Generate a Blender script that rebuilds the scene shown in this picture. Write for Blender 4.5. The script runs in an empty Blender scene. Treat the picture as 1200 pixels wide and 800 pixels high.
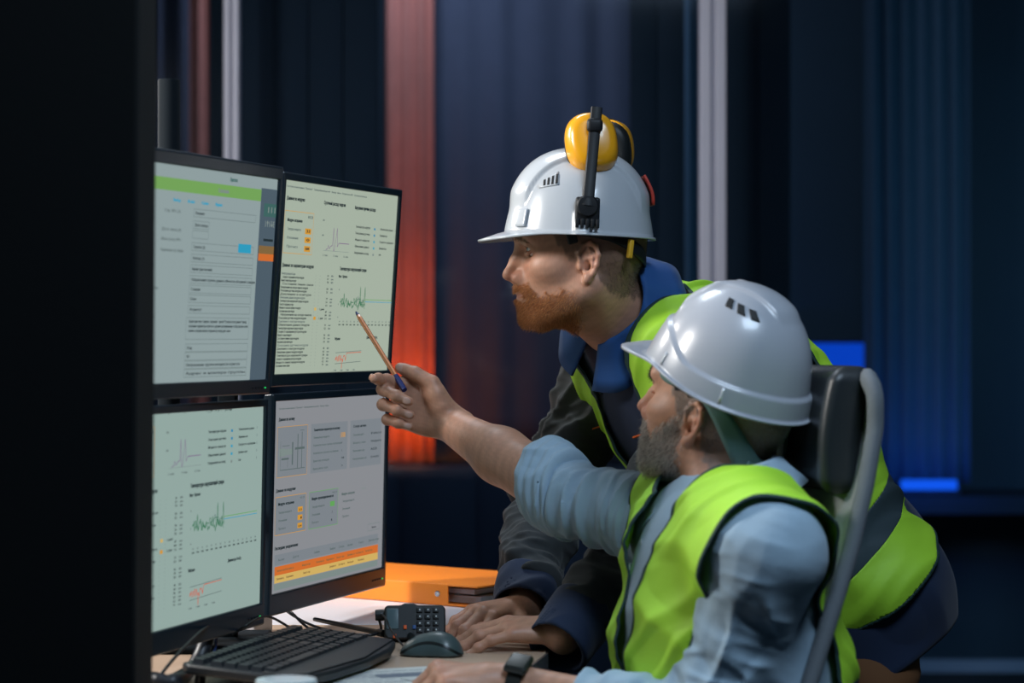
import bpy, math, random
import numpy as np
from mathutils import Matrix, Vector
R_ = math.radians
F_PX = 2833.0; CZ = 1.21; HZ = 393.0          # 85 mm lens, eye height, horizon row
def P(px, py, D):                              # a point of the place from its direction and its distance
    return np.array([(px - 600) / F_PX * D, D, CZ - (py - HZ) / F_PX * D])
DZ = .74
SC = bpy.context.scene
COL = SC.collection
V3 = lambda *a: np.array(a, float)

# ------------------------------------------------------------------ materials
MATS = {}
def nd(nt, t, **kw):
    n = nt.nodes.new(t)
    for k, v in kw.items():
        if k in n.inputs.keys(): n.inputs[k].default_value = v
        else: setattr(n, k, v)
    return n
def mat(name, col=(.5, .5, .5), rough=.5, metal=0, spec=.5, coat=0, sss=0, sss_col=None, bump=None, vary=None, emit=None,
        estr=1, sheen=0, attr=None, trans=0):
    m = bpy.data.materials.new(name); m.use_nodes = True
    nt = m.node_tree; b = nt.nodes['Principled BSDF']
    b.inputs['Base Color'].default_value = (*col, 1)
    b.inputs['Roughness'].default_value = rough; b.inputs['Metallic'].default_value = metal
    b.inputs['Specular IOR Level'].default_value = spec
    b.inputs['Coat Weight'].default_value = coat; b.inputs['Coat Roughness'].default_value = .08
    if sheen: b.inputs['Sheen Weight'].default_value = sheen
    if trans: b.inputs['Transmission Weight'].default_value = trans
    if sss:
        b.inputs['Subsurface Weight'].default_value = sss
        b.inputs['Subsurface Radius'].default_value = sss_col or (.9, .35, .2)
        b.inputs['Subsurface Scale'].default_value = .012
    if emit:
        b.inputs['Emission Color'].default_value = (*emit, 1); b.inputs['Emission Strength'].default_value = estr
    src = None
    if attr:
        a = nd(nt, 'ShaderNodeAttribute', attribute_name=attr); src = a.outputs['Color']
    tc = nd(nt, 'ShaderNodeTexCoord')
    if vary:                                   # (scale, amount) soft mottling of the colour
        n = nd(nt, 'ShaderNodeTexNoise', Scale=vary[0], Detail=4)
        nt.links.new(tc.outputs['Object'], n.inputs['Vector'])
        mr = nd(nt, 'ShaderNodeMapRange'); mr.inputs[3].default_value = 1 - vary[1]; mr.inputs[4].default_value = 1 + vary[1]
        nt.links.new(n.outputs[0], mr.inputs[0])
        mx = nd(nt, 'ShaderNodeVectorMath', operation='SCALE')
        if src: nt.links.new(src, mx.inputs[0])
        else: mx.inputs[0].default_value = col
        nt.links.new(mr.outputs[0], mx.inputs['Scale']); src = mx.outputs[0]
    if src: nt.links.new(src, b.inputs['Base Color'])
    if bump:                                   # list of (kind, scale, strength, distance)
        prev = None
        for kind, sc, st, dist in bump:
            if kind == 'noise': n = nd(nt, 'ShaderNodeTexNoise', Scale=sc, Detail=5)
            elif kind == 'voronoi': n = nd(nt, 'ShaderNodeTexVoronoi', Scale=sc)
            else: n = nd(nt, 'ShaderNodeTexWave', Scale=sc, Distortion=1.0, bands_direction=kind)
            nt.links.new(tc.outputs['Object'], n.inputs['Vector'])
            bp = nd(nt, 'ShaderNodeBump', Strength=st, Distance=dist)
            nt.links.new(n.outputs[0], bp.inputs['Height'])
            if prev: nt.links.new(prev.outputs[0], bp.inputs['Normal'])
            prev = bp
        nt.links.new(prev.outputs[0], b.inputs['Normal'])
    MATS[name] = m
    return m
def glow(name, col, s):
    m = bpy.data.materials.new(name); m.use_nodes = True; nt = m.node_tree
    for n in list(nt.nodes): nt.nodes.remove(n)
    e = nd(nt, 'ShaderNodeEmission', Color=(*col, 1), Strength=s); o = nd(nt, 'ShaderNodeOutputMaterial')
    nt.links.new(e.outputs[0], o.inputs[0]); MATS[name] = m
    return m

# ------------------------------------------------------------------ objects
def tag(o, label=None, cat=None, group=None, kind=None):
    if label: o['label'] = label
    if cat: o['category'] = cat
    if group: o['group'] = group
    if kind: o['kind'] = kind
    return o
def thing(name, label, cat, M=None, group=None):
    o = bpy.data.objects.new(name, None); COL.objects.link(o)
    o.empty_display_size = .05
    M = Matrix.Identity(4) if M is None else (M if isinstance(M, Matrix) else Matrix.Translation(Vector(M)))
    o.matrix_world = M
    return tag(o, label, cat, group)
def root_matrix(o):
    while o.parent: o = o.parent
    return o.matrix_basis.copy()
def link(name, me, parent=None, smooth=True):
    o = bpy.data.objects.new(name, me); COL.objects.link(o)
    if parent is not None:
        me.transform(root_matrix(parent).inverted()); o.parent = parent
    if smooth == True: me.polygons.foreach_set('use_smooth', [True] * len(me.polygons))
    return o
def autosmooth(me, deg=35):
    me.polygons.foreach_set('use_smooth', [True] * len(me.polygons))
    try: me.set_sharp_from_angle(angle=R_(deg))
    except Exception: pass

def frame(o, x, y, z):                         # 4x4 from origin and axes (numpy)
    M = np.eye(4); M[:3, 0] = x; M[:3, 1] = y; M[:3, 2] = z; M[:3, 3] = o
    return M
def rotm(ax, deg):
    return np.array(Matrix.Rotation(R_(deg), 4, ax))
def tr(x, y, z):
    M = np.eye(4); M[:3, 3] = (x, y, z); return M
def app(M, v):
    v = np.asarray(v, float); return v @ M[:3, :3].T + M[:3, 3]
def unit(v): v = np.asarray(v, float); return v / np.linalg.norm(v)

class MB:
    def __init__(s, M=None): s.v = []; s.f = []; s.m = []; s.M = np.eye(4) if M is None else M
    def add(s, v, f, mi=0, M=None):
        n = len(s.v); v = np.asarray(v, float)
        if M is not None: v = app(M, v)
        s.v += [tuple(x) for x in app(s.M, v)]; s.f += [tuple(i + n for i in q) for q in f]; s.m += [mi] * len(f)
        return s
    def box(s, c, d, M=None, mi=0, b=0):
        x, y, z = np.asarray(d, float) / 2; c = np.asarray(c, float)
        if b <= 0:
            v = [(i * x, j * y, k * z) for k in (-1, 1) for j in (-1, 1) for i in (-1, 1)]
            f = [(0, 2, 3, 1), (4, 5, 7, 6), (0, 1, 5, 4), (2, 6, 7, 3), (0, 4, 6, 2), (1, 3, 7, 5)]
            return s.add(np.array(v) + c, f, mi, M)
        b = min(b, x * .95, y * .95, z * .95)  # chamfered box: rounded-rect rings
        rings = []
        def ring(ex, ey, zz, cr):
            pts = []
            for cx, cy, a0 in ((1, 1, 0), (-1, 1, 90), (-1, -1, 180), (1, -1, 270)):
                for k in range(4):
                    a = R_(a0 + 30 * k); pts.append(((ex - cr) * cx + cr * math.cos(a), (ey - cr) * cy + cr * math.sin(a), zz))
            return pts
        for a in (0, 30, 60, 90): rings.append(ring(x - b + b * math.sin(R_(a)), y - b + b * math.sin(R_(a)), -z + b - b * math.cos(R_(a)), b * max(.05, math.sin(R_(a)))))
        for a in (90, 60, 30, 0): rings.append(ring(x - b + b * math.sin(R_(a)), y - b + b * math.sin(R_(a)), z - b + b * math.cos(R_(a)), b * max(.05, math.sin(R_(a)))))
        return s.loft([np.array(r) + c for r in rings], mi=mi, M=M, caps=True)
    def loft(s, rings, mi=0, M=None, caps=True, closed=True):
        n = len(rings[0]); v = np.concatenate([np.asarray(r, float) for r in rings]); f = []
        for k in range(len(rings) - 1):
            for i in range(n if closed else n - 1):
                j = (i + 1) % n; f.append((k * n + i, k * n + j, (k + 1) * n + j, (k + 1) * n + i))
        if caps:
            f.append(tuple(range(n - 1, -1, -1))); f.append(tuple(range((len(rings) - 1) * n, len(rings) * n)))
        return s.add(v, f, mi, M)
    def prism(s, pts, z0, z1, mi=0, M=None):   # polygon (x,y) extruded in z
        a = [(x, y, z0) for x, y in pts]; b = [(x, y, z1) for x, y in pts]
        return s.loft([a, b], mi, M)
    def tube(s, pts, r, n=10, mi=0, M=None, flat=1.0, caps=True):
        pts = [np.asarray(p, float) for p in pts]; rr = r if hasattr(r, '__len__') else [r] * len(pts)
        kp = [i for i in range(len(pts)) if i == 0 or np.linalg.norm(pts[i] - pts[i - 1]) > 1e-5]
        pts = [pts[i] for i in kp]; rr = [rr[i] for i in kp]; rings = []; up = None
        for i, p in enumerate(pts):
            t = unit(pts[min(i + 1, len(pts) - 1)] - pts[max(i - 1, 0)])
            if up is None: up = np.cross(t, (0, 0, 1)) if abs(t[2]) < .9 else np.cross(t, (0, 1, 0))
            a = unit(up - t * (up @ t)); b = np.cross(t, a); up = a
            rings.append([p + rr[i] * (math.cos(q) * a + flat * math.sin(q) * b) for q in np.linspace(0, 2 * math.pi, n, endpoint=False)])
        return s.loft(rings, mi, M, caps)
    def lathe(s, prof, n=24, mi=0, M=None, sx=1, sy=1, e=2.0):   # (r,z) profile about z, superellipse exponent e
        rings = []
        for r, z in prof:
            ring = []
            for q in np.linspace(0, 2 * math.pi, n, endpoint=False):
                c, d = math.cos(q), math.sin(q); k = (abs(c) ** e + abs(d) ** e) ** (-1 / e)
                ring.append((r * sx * c * k, r * sy * d * k, z))
            rings.append(ring)
        return s.loft(rings, mi, M)
    def ball(s, c, r, n=16, mi=0, M=None):
        r = np.asarray(r if hasattr(r, '__len__') else (r, r, r), float)
        rings = [[(math.sin(t) * math.cos(q) * r[0] + c[0], math.sin(t) * math.sin(q) * r[1] + c[1], -math.cos(t) * r[2] + c[2])
                  for q in np.linspace(0, 2 * math.pi, n, endpoint=False)] for t in np.linspace(.05, math.pi - .05, n // 2 + 2)]
        return s.loft(rings, mi, M)
    def build(s, name, mats, parent=None, smooth='auto', deg=35, solid=0, bevel=0):
        me = bpy.data.meshes.new(name); me.from_pydata(s.v, [], s.f)
        for m in (mats if isinstance(mats, (list, tuple)) else [mats]): me.materials.append(m)
        me.polygons.foreach_set('material_index', s.m); me.update()
        o = link(name, me, parent, smooth is True)
        if smooth == 'auto': autosmooth(me, deg)
        if bevel:
            b = o.modifiers.new('b', 'BEVEL'); b.width = bevel; b.segments = 2; b.limit_method = 'ANGLE'
        if solid:
            q = o.modifiers.new('s', 'SOLIDIFY'); q.thickness = solid; q.offset = 0
        return o

# ------------------------------------------------------------------ implicit modelling
def rc(p, a, b, ra, rb=None):
    rb = ra if rb is None else rb
    a = np.asarray(a, float); ba = np.asarray(b, float) - a; pa = p - a
    h = np.clip(pa @ ba / max(ba @ ba, 1e-12), 0, 1)
    return np.sqrt(((pa - h[:, None] * ba) ** 2).sum(1)) - (ra + (rb - ra) * h)
def chain(p, pts, rs, k=.004):
    d = rc(p, pts[0], pts[1], rs[0], rs[1])
    for i in range(1, len(pts) - 1): d = smin(d, rc(p, pts[i], pts[i + 1], rs[i], rs[i + 1]), k)
    return d
def ell(p, c, r, R=None):
    q = p - np.asarray(c, float)
    if R is not None: q = q @ R
    q = q / np.asarray(r, float); k0 = np.sqrt((q ** 2).sum(1)); k1 = np.sqrt(((q / np.asarray(r, float)) ** 2).sum(1)) + 1e-9
    return k0 * (k0 - 1) / k1
def smin(a, b, k): h = np.maximum(k - np.abs(a - b), 0) / k; return np.minimum(a, b) - h * h * k * .25
def smax(a, b, k): return -smin(-a, -b, k)
_rng = np.random.RandomState(7)
_NK = _rng.normal(size=(24, 3)); _NK /= np.linalg.norm(_NK, axis=1)[:, None]; _NP = _rng.uniform(0, 6.28, 24); _NS = _rng.uniform(.6, 1.7, 24)
def sn(p, freq, seed=0, n=6):                  # smooth noise from a few sine waves, about -1..1
    o = np.zeros(len(p))
    for i in range(n):
        j = (i + seed * 5) % 24; q = (i * 7 + seed * 3) % 24
        o += np.sin(p @ (_NK[j] * freq * _NS[q] * 6.28) + _NP[q])
    return o / (n ** .5 * 1.1)
def sstep(a, b, x): t = np.clip((x - a) / (b - a), 0, 1); return t * t * (3 - 2 * t)

def surface(f, lo, hi, h, B=6, newton=1, slack=1.5):
    lo = np.asarray(lo, float); hi = np.asarray(hi, float)
    nb = np.maximum(1, np.ceil((hi - lo) / (h * B)).astype(int)); N = nb * B
    ci = np.stack(np.meshgrid(*[np.arange(n) for n in nb], indexing='ij'), -1).reshape(-1, 3)
    cc = lo + (ci * B + (B - 1) / 2) * h
    cv = f(cc); vol = np.empty(tuple(N), np.float32)
    vol.reshape(nb[0], B, nb[1], B, nb[2], B)[:] = cv.reshape(nb[0], 1, nb[1], 1, nb[2], 1)
    act = ci[np.abs(cv) < h * B * .87 * slack]
    off = np.stack(np.meshgrid(*[np.arange(B)] * 3, indexing='ij'), -1).reshape(-1, 3)
    for s in range(0, len(act), 1500):
        a = act[s:s + 1500]; ix = (a[:, None, :] * B + off[None]).reshape(-1, 3)
        vol[ix[:, 0], ix[:, 1], ix[:, 2]] = f(lo + ix * h)
    vol[0] = vol[-1] = 1; vol[:, 0] = vol[:, -1] = 1; vol[:, :, 0] = vol[:, :, -1] = 1
    S = vol < 0; keys = []; poss = []; quads = []
    st = np.array([N[1] * N[2], N[2], 1])
    for ax in range(3):
        sl0 = [slice(None)] * 3; sl1 = [slice(None)] * 3; sl0[ax] = slice(0, -1); sl1[ax] = slice(1, None)
        idx = np.argwhere(S[tuple(sl0)] != S[tuple(sl1)])
        if not len(idx): continue
        j = idx.copy(); j[:, ax] += 1
        v0 = vol[idx[:, 0], idx[:, 1], idx[:, 2]]; v1 = vol[j[:, 0], j[:, 1], j[:, 2]]
        t = v0 / (v0 - v1); pos = idx.astype(float); pos[:, ax] += t
        b, c = (ax + 1) % 3, (ax + 2) % 3; base = idx @ st
        q = np.stack([base - st[b] - st[c], base - st[c], base, base - st[b]], 1)
        flip = ~(v0 < 0); q[flip] = q[flip][:, ::-1]
        quads.append(q); poss.append(np.repeat(pos, 4, 0)); keys.append(q.ravel() * 1)
        poss[-1] = np.repeat(pos[:, None, :], 4, 1).reshape(-1, 3)
    K = np.concatenate(keys); PP = np.concatenate(poss)
    uk, inv = np.unique(K, return_inverse=True)
    cnt = np.bincount(inv); V = np.stack([np.bincount(inv, PP[:, i]) / cnt for i in range(3)], 1)
    V = lo + V * h
    Fq = inv.reshape(-1, 4)
    e = h * .4
    for _ in range(newton):
        fv = f(V); g = np.stack([(f(V + np.eye(3)[i] * e) - fv) / e for i in range(3)], 1)
        V = V - np.clip(fv / ((g ** 2).sum(1) + 1e-3), -h, h)[:, None] * g
    return V, Fq
def clip(V, Fc, s, attrs=None):                # keep the part of a triangle/quad mesh where s > 0
    if Fc.shape[1] == 4: T = np.concatenate([Fc[:, [0, 1, 2]], Fc[:, [0, 2, 3]]])
    else: T = Fc
    s = np.where(np.abs(s) < 1e-7, 1e-7, s); pos = s[T] > 0; n = pos.sum(1)
    out = [T[n == 3]]; newV = []; cache = {}; base = len(V); extra = []
    def cut(a, b):
        k = (min(a, b), max(a, b))
        if k not in cache:
            t = s[k[0]] / (s[k[0]] - s[k[1]]); newV.append(V[k[0]] + (V[k[1]] - V[k[0]]) * t); cache[k] = base + len(newV) - 1
        return cache[k]
    for t, p, c in zip(T[(n == 1) | (n == 2)], pos[(n == 1) | (n == 2)], n[(n == 1) | (n == 2)]):
        if c == 1:
            i = int(np.argmax(p)); a, b, d = int(t[i]), int(t[(i + 1) % 3]), int(t[(i + 2) % 3])
            extra.append((a, cut(a, b), cut(a, d)))
        else:
            i = int(np.argmin(p)); a, b, d = int(t[i]), int(t[(i + 1) % 3]), int(t[(i + 2) % 3])
            x, y = cut(a, b), cut(a, d); extra += [(x, b, d), (x, d, y)]
    V2 = np.concatenate([V, np.array(newV).reshape(-1, 3)]); T2 = np.concatenate([out[0], np.array(extra, int).reshape(-1, 3)])
    used, inv = np.unique(T2, return_inverse=True)
    return V2[used], inv.reshape(-1, 3)
def join(*vf):
    Vs = []; Fs = []; n = 0
    for V, Fc in vf:
        if Fc.shape[1] == 3: Fc = np.concatenate([Fc, Fc[:, :1] * 0 - 1], 1)
        Vs.append(V); Fs.append(np.where(Fc < 0, -1, Fc + n)); n += len(V)
    return np.concatenate(Vs), np.concatenate(Fs)
def raw(name, V, Fc, mats, parent=None, mi=None, col=None, solid=0, off=-1, smooth=True):
    me = bpy.data.meshes.new(name); Fc = np.asarray(Fc)
    if Fc.shape[1] == 4 and (Fc < 0).any(): fl = [tuple(q[:3]) if q[3] < 0 else tuple(q) for q in Fc.tolist()]
    else: fl = Fc.tolist()
    me.from_pydata(V.tolist(), [], fl)
    for m in (mats if isinstance(mats, (list, tuple)) else [mats]): me.materials.append(m)
    if mi is not None: me.polygons.foreach_set('material_index', np.asarray(mi, int).tolist())
    if col is not None:
        a = me.color_attributes.new('tint', 'FLOAT_COLOR', 'POINT')
        a.data.foreach_set('color', np.concatenate([col, np.ones((len(V), 1))], 1).astype(np.float32).ravel())
    me.update()
    o = link(name, me, parent, smooth)
    if solid:
        q = o.modifiers.new('s', 'SOLIDIFY'); q.thickness = solid; q.offset = off
    return o
def normals(V, Fc):
    n = np.cross(V[Fc[:, 1]] - V[Fc[:, 0]], V[Fc[:, 2]] - V[Fc[:, 0]]); N = np.zeros_like(V)
    for i in range(3): np.add.at(N, Fc[:, i], n)
    return N / (np.linalg.norm(N, axis=1)[:, None] + 1e-12)
# ------------------------------------------------------------------ camera
cam = bpy.data.cameras.new('camera'); co = bpy.data.objects.new('camera', cam); COL.objects.link(co)
co.location = (0, 0, CZ); co.rotation_euler = (R_(90), 0, 0)
cam.sensor_width = 36; cam.lens = F_PX * 36 / 1200; cam.shift_y = -(400 - HZ) / 1200
cam.dof.use_dof = True; cam.dof.focus_distance = 3.84; cam.dof.aperture_fstop = 3.6; cam.clip_start = .05
SC.camera = co
SC.view_settings.view_transform = 'Standard'; SC.view_settings.look = 'None'; SC.view_settings.gamma = 1
SC.view_settings.use_curve_mapping = False; SC.view_settings.exposure = 0
SC.cycles.use_denoising = True; SC.cycles.max_bounces = 8; SC.cycles.sample_clamp_indirect = 3
w = bpy.data.worlds.new('world'); SC.world = w; w.use_nodes = True
w.node_tree.nodes['Background'].inputs[0].default_value = (.02, .05, .08, 1); w.node_tree.nodes['Background'].inputs[1].default_value = .4

# ------------------------------------------------------------------ the room
m_wall = mat('painted wall navy', (.030, .060, .078), .7, vary=(3, .15), bump=[('noise', 180, .15, .002)])
m_black = mat('matt black partition', (.0035, .005, .006), .85, spec=.2, bump=[('noise', 90, .2, .001)])
m_carpet = mat('dark carpet', (.02, .028, .035), .95, vary=(60, .3), bump=[('noise', 400, .8, .004)])
m_ceil = mat('ceiling tile', (.25, .26, .28), .9, vary=(5, .05))
m_post = mat('pale aluminium post', (.50, .50, .60), .45, metal=.15, vary=(8, .05))
m_dark = mat('dark slat panel', (.006, .018, .024), .7, vary=(2, .2))
m_skirt = mat('pale skirting', (.5, .53, .6), .5, vary=(9, .05))
m_cab = mat('navy cabinet', (.012, .022, .04), .6, vary=(4, .15))
m_cur = mat('grey navy drape', (.065, .075, .100), .85, vary=(20, .1), bump=[('noise', 300, .3, .001)])
m_curo = mat('rust red drape', (.50, .18, .12), .85, vary=(20, .12), bump=[('noise', 300, .3, .001)])
m_curb = mat('teal drape', (.07, .13, .17), .85, vary=(20, .1), bump=[('noise', 300, .3, .001)])
def struct(o): o['kind'] = 'structure'; return o
XL, XR, YB, YF, ZC = -3.2, 3.6, 8.7, -1.2, 2.9
def slab(name, lo, hi, m):
    lo = np.array(lo, float); hi = np.array(hi, float)
    return struct(MB().box((lo + hi) / 2, hi - lo).build(name, m, smooth=False))
slab('floor', (XL, YF, -.1), (XR, YB, 0), m_carpet); slab('ceiling', (XL, YF, ZC), (XR, YB, ZC + .1), m_ceil)
slab('wall_back', (XL, YB, 0), (XR, YB + .1, ZC), m_wall)
slab('wall_right', (XR, YF, 0), (XR + .1, YB, ZC), m_wall)
slab('wall_front', (XL, YF - .1, 0), (XR, YF, ZC), m_wall)
slab('wall_left', (XL - .1, YF, 0), (XL, YB, ZC), m_wall)
# the black partition that closes the view on the left, its edge leaning a trifle
b = MB(); x0 = -.428
b.loft([[(x0 - .008, 2.76, 0), (x0 - .008, 2.90, 0), (XL, 2.90, 0), (XL, 2.76, 0)], [(x0 + .010, 2.76, ZC), (x0 + .010, 2.90, ZC), (XL, 2.90, ZC), (XL, 2.76, ZC)]])
struct(b.build('wall_near_left', m_black, bevel=.004))
def xat(px, D): return (px - 600) / F_PX * D
slab('baseboard_back', (XL, YB - .02, 0), (XR, YB, .045), m_skirt)
# glass partition: posts, rails and panes
DP = 6.5
def post(name, px0, px1, z0=0, z1=ZC):
    a, c = xat(px0, DP), xat(px1, DP); w_ = c - a; b = MB()
    b.box(((a + c) / 2, DP + .03, (z0 + z1) / 2), (w_, .05, z1 - z0)); b.box((a + w_ * .22, DP, (z0 + z1) / 2), (w_ * .42, .02, z1 - z0)); b.box((c - w_ * .22, DP, (z0 + z1) / 2), (w_ * .42, .02, z1 - z0))
    return struct(b.build(name, m_post, bevel=.003))
post('trim_1', 262, 280); post('trim_2', 820, 851)
slab('trim_3', (XL, DP - .02, ZC - .08), (XR, DP + .06, ZC), m_post); slab('trim_4', (XL, DP, 0), (XR, DP + .05, .05), m_post)
g = bpy.data.materials.new('tinted glass'); g.use_nodes = True; nt = g.node_tree
for n in list(nt.nodes): nt.nodes.remove(n)
tb = nd(nt, 'ShaderNodeBsdfTransparent', Color=(.72, .80, .90, 1)); gb = nd(nt, 'ShaderNodeBsdfGlossy', Color=(1, 1, 1, 1), Roughness=.05)
lw = nd(nt, 'ShaderNodeFresnel', IOR=1.35); mx = nd(nt, 'ShaderNodeMixShader'); ou = nd(nt, 'ShaderNodeOutputMaterial')
nt.links.new(lw.outputs[0], mx.inputs[0]); nt.links.new(tb.outputs[0], mx.inputs[1]); nt.links.new(gb.outputs[0], mx.inputs[2]); nt.links.new(mx.outputs[0], ou.inputs[0])
for i, (a, c) in enumerate(((XL, xat(262, DP)), (xat(280, DP), xat(820, DP)), (xat(851, DP), XR))):
    o = struct(MB().box(((a + c) / 2, DP + .025, ZC / 2 - .02), (c - a - .004, .008, ZC - .14)).build('window_%d' % (i + 1), g, smooth=False))
# dark vertical panels standing just behind the glass
def panel(label, px0, px1, D, z0, z1, m):
    a, c = xat(px0, D), xat(px1, D); b = MB(); n = max(2, int((c - a) / .09)); w_ = (c - a) / n
    for i in range(n): b.box((a + w_ * (i + .5), D, (z0 + z1) / 2), (w_ * .985, .03, z1 - z0), b=.003)
    return tag(b.build('slat_panel', m), label, 'panel')
panel('dark slatted panel behind the glass, between the narrow pale post and the orange drape', 281, 443, 6.8, 0, ZC - .1, m_dark)
panel('near-black slatted panel just right of the wide pale post', 851, 926, 6.8, 0, ZC - .1, m_dark)
panel('dark slatted panel just left of the wide pale post', 738, 802, 6.9, 0, ZC - .1, m_dark)
panel('black slatted panel just left of the narrow pale post', 246, 262, 6.8, 0, ZC - .1, m_dark)
# drapes in the room beyond, each a pleated sheet of cloth
def drape(label, px0, px1, D, z0, z1, m, amp=.018, per=.07, seed=1):
    a, c = xat(px0, D), xat(px1, D); n = max(24, int((c - a) / per * 10)); xs = np.linspace(a, c, n); zs = np.linspace(z0, z1, 14)
    V = []; 
    for z in zs:
        for x in xs:
            V.append((x, D + amp * math.sin(x / per * 6.28 + .6 * math.sin(x * 9 + seed) + .12 * math.sin(z * 3)) * (1 + .3 * math.sin(x * 23 + seed)), z))
    Fc = [(j * n + i, j * n + i + 1, (j + 1) * n + i + 1, (j + 1) * n + i) for j in range(len(zs) - 1) for i in range(n - 1)]
    o = raw('drape', np.array(V), np.array(Fc), m, solid=.003, off=0)
    return tag(o, label, 'curtain')
drape('rust red pleated drape added to stand in for an orange neon reflection, right of the monitors', 452, 508, 8.2, .78, 2.75, m_curo, .012, .05)  # added cloth that catches the glow of an orange neon reflection
drape('reddish drape at the far left, above the monitors beside the black partition', 222, 246, 8.2, .3, 2.75, m_curo, .012, .05, 3)
drape('grey drape beside the black partition, above the left monitors', 150, 223, 8.3, .3, 2.75, m_cur, .015, .07, 5)
drape('wide grey navy drape behind the standing man with the ear muffs', 509, 742, 8.3, .78, 2.75, m_cur, .007, .13, 2)
drape('narrow blue drape touching the left side of the wide pale post', 800, 826, 8.1, .05, 2.75, m_curb, .01, .06, 6)
drape('tall teal drape lit blue from below, right of the chair', 1013, 1136, 8.35, .70, 2.75, m_curb, .012, .055, 4)
# low cabinet under the orange drape
b = MB(); a, c = xat(380, 8.1), xat(740, 8.1)
b.box(((a + c) / 2, 8.25, .385), (c - a, .4, .77), b=.006)
for i in range(4): b.box((a + (c - a) * (i + .5) / 4, 8.045, .385), ((c - a) / 4 * .96, .012, .72), b=.003)
tag(b.build('low_cabinet', m_cab), 'long low navy cabinet against the back wall under the drapes', 'cabinet')
# lit blue panel and blue light strip on the sill at the right
m_blue = glow('blue lamp', (.004, .075, .62), 1.0); m_blue2 = glow('blue strip lamp', (.01, .14, 1.0), 1.1)
t = thing('wall_lamp', 'bright blue lit wall lamp panel seen just above the chair headrest', 'lamp', (xat(970, 8.55), 8.55, 0))
x_, z0, z1 = xat(972, 8.55), CZ - (500 - HZ) / F_PX * 8.55, CZ - (402 - HZ) / F_PX * 8.55
MB().box((x_, 8.6375, (z0 + z1) / 2), (.27, .125, z1 - z0 + .02), b=.004).build('housing', m_cab, t)
MB().box((x_, 8.565, (z0 + z1) / 2), (.255, .02, z1 - z0), b=.003).build('diffuser', m_blue, t)
t = thing('light_strip', 'thin bright blue light strip lying low beside the teal drape', 'lamp', (xat(1085, 8.3), 8.3, 0))
z0 = CZ - (569 - HZ) / F_PX * 8.3
MB().box((xat(1088, 8.3), 8.32, z0 - .02), (.22, .06, .03), b=.004).build('housing', m_cab, t)
MB().box((xat(1088, 8.3), 8.29, z0 + .004), (.19, .03, .034), b=.004).build('diffuser', m_blue2, t)

slab('trim_5', (xat(1010, 8.45), 8.26, .60), (XR, 8.7, z0 - .035), m_cab)
# ------------------------------------------------------------------ lamps of the place and added lights
def area(name, loc, to, size, energy, col, sy=None):
    l = bpy.data.lights.new(name, 'AREA'); l.energy = energy; l.color = col; l.size = size
    if sy: l.shape = 'RECTANGLE'; l.size_y = sy
    o = bpy.data.objects.new(name, l); COL.objects.link(o); o.location = loc
    o.rotation_euler = (Vector(loc) - Vector(to)).to_track_quat('Z', 'Y').to_euler(); return o
def spot(name, loc, to, energy, col, ang, blend=.8, r=.12):
    l = bpy.data.lights.new(name, 'SPOT'); l.energy = energy; l.color = col; l.spot_size = R_(ang); l.spot_blend = blend; l.shadow_soft_size = r
    o = bpy.data.objects.new(name, l); COL.objects.link(o); o.location = loc
    o.rotation_euler = (Vector(loc) - Vector(to)).to_track_quat('Z', 'Y').to_euler(); return o
area('key lamp beside the desk', (-1.72, 3.25, 2.10), (.05, 3.8, 1.25), .42, 50, (1.0, .97, .93))
area('key lamp behind the monitors', (-1.25, 4.55, 1.95), (.05, 3.8, 1.25), .45, 14, (1.0, .95, .90))
area('ceiling panel over the camera', (.7, 1.95, 2.88), (.7, 1.96, 1.1), .8, 46, (.62, .80, 1.0))
area('ceiling panel over the desk', (-.3, 4.7, 2.88), (-.3, 4.701, .7), .6, 16, (.80, .90, 1.0))
for z_, h_, e_ in ((.95, .30, 1.25), (1.32, .40, .45), (1.75, .40, .10)):
    area('added orange glow light', (xat(481, 8.04), 8.04, z_), (xat(481, 8.04), 8.2, z_), .08, e_, (1.0, .17, .015), h_)  # unseen lights added to grade the orange glow; no lamp hangs here
area('added white drape light', (xat(480, 7.6), 7.6, 2.8), (xat(480, 8.2), 8.2, 2.1), .3, 11, (.75, .8, 1.0))  # unseen light added to make the top of the rust drape paler
spot('added blotch spot on the grey drape', (xat(600, 7.2), 7.2, 2.75), (xat(600, 8.3), 8.3, 1.8), 9, (.6, .75, 1.0), 40)  # added spot, stands in for pale reflections in the glass
area('blue sill lamp', (xat(1085, 8.0), 8.0, .72), (xat(1080, 8.4), 8.4, 1.0), .4, .8, (.01, .16, 1.0), .06)
area('added teal wall wash', (2.3, 6.95, 1.5), (1.8, 8.7, .7), .6, 6, (.32, .68, .9))  # out-of-view light added to brighten the dark teal wall
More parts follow.
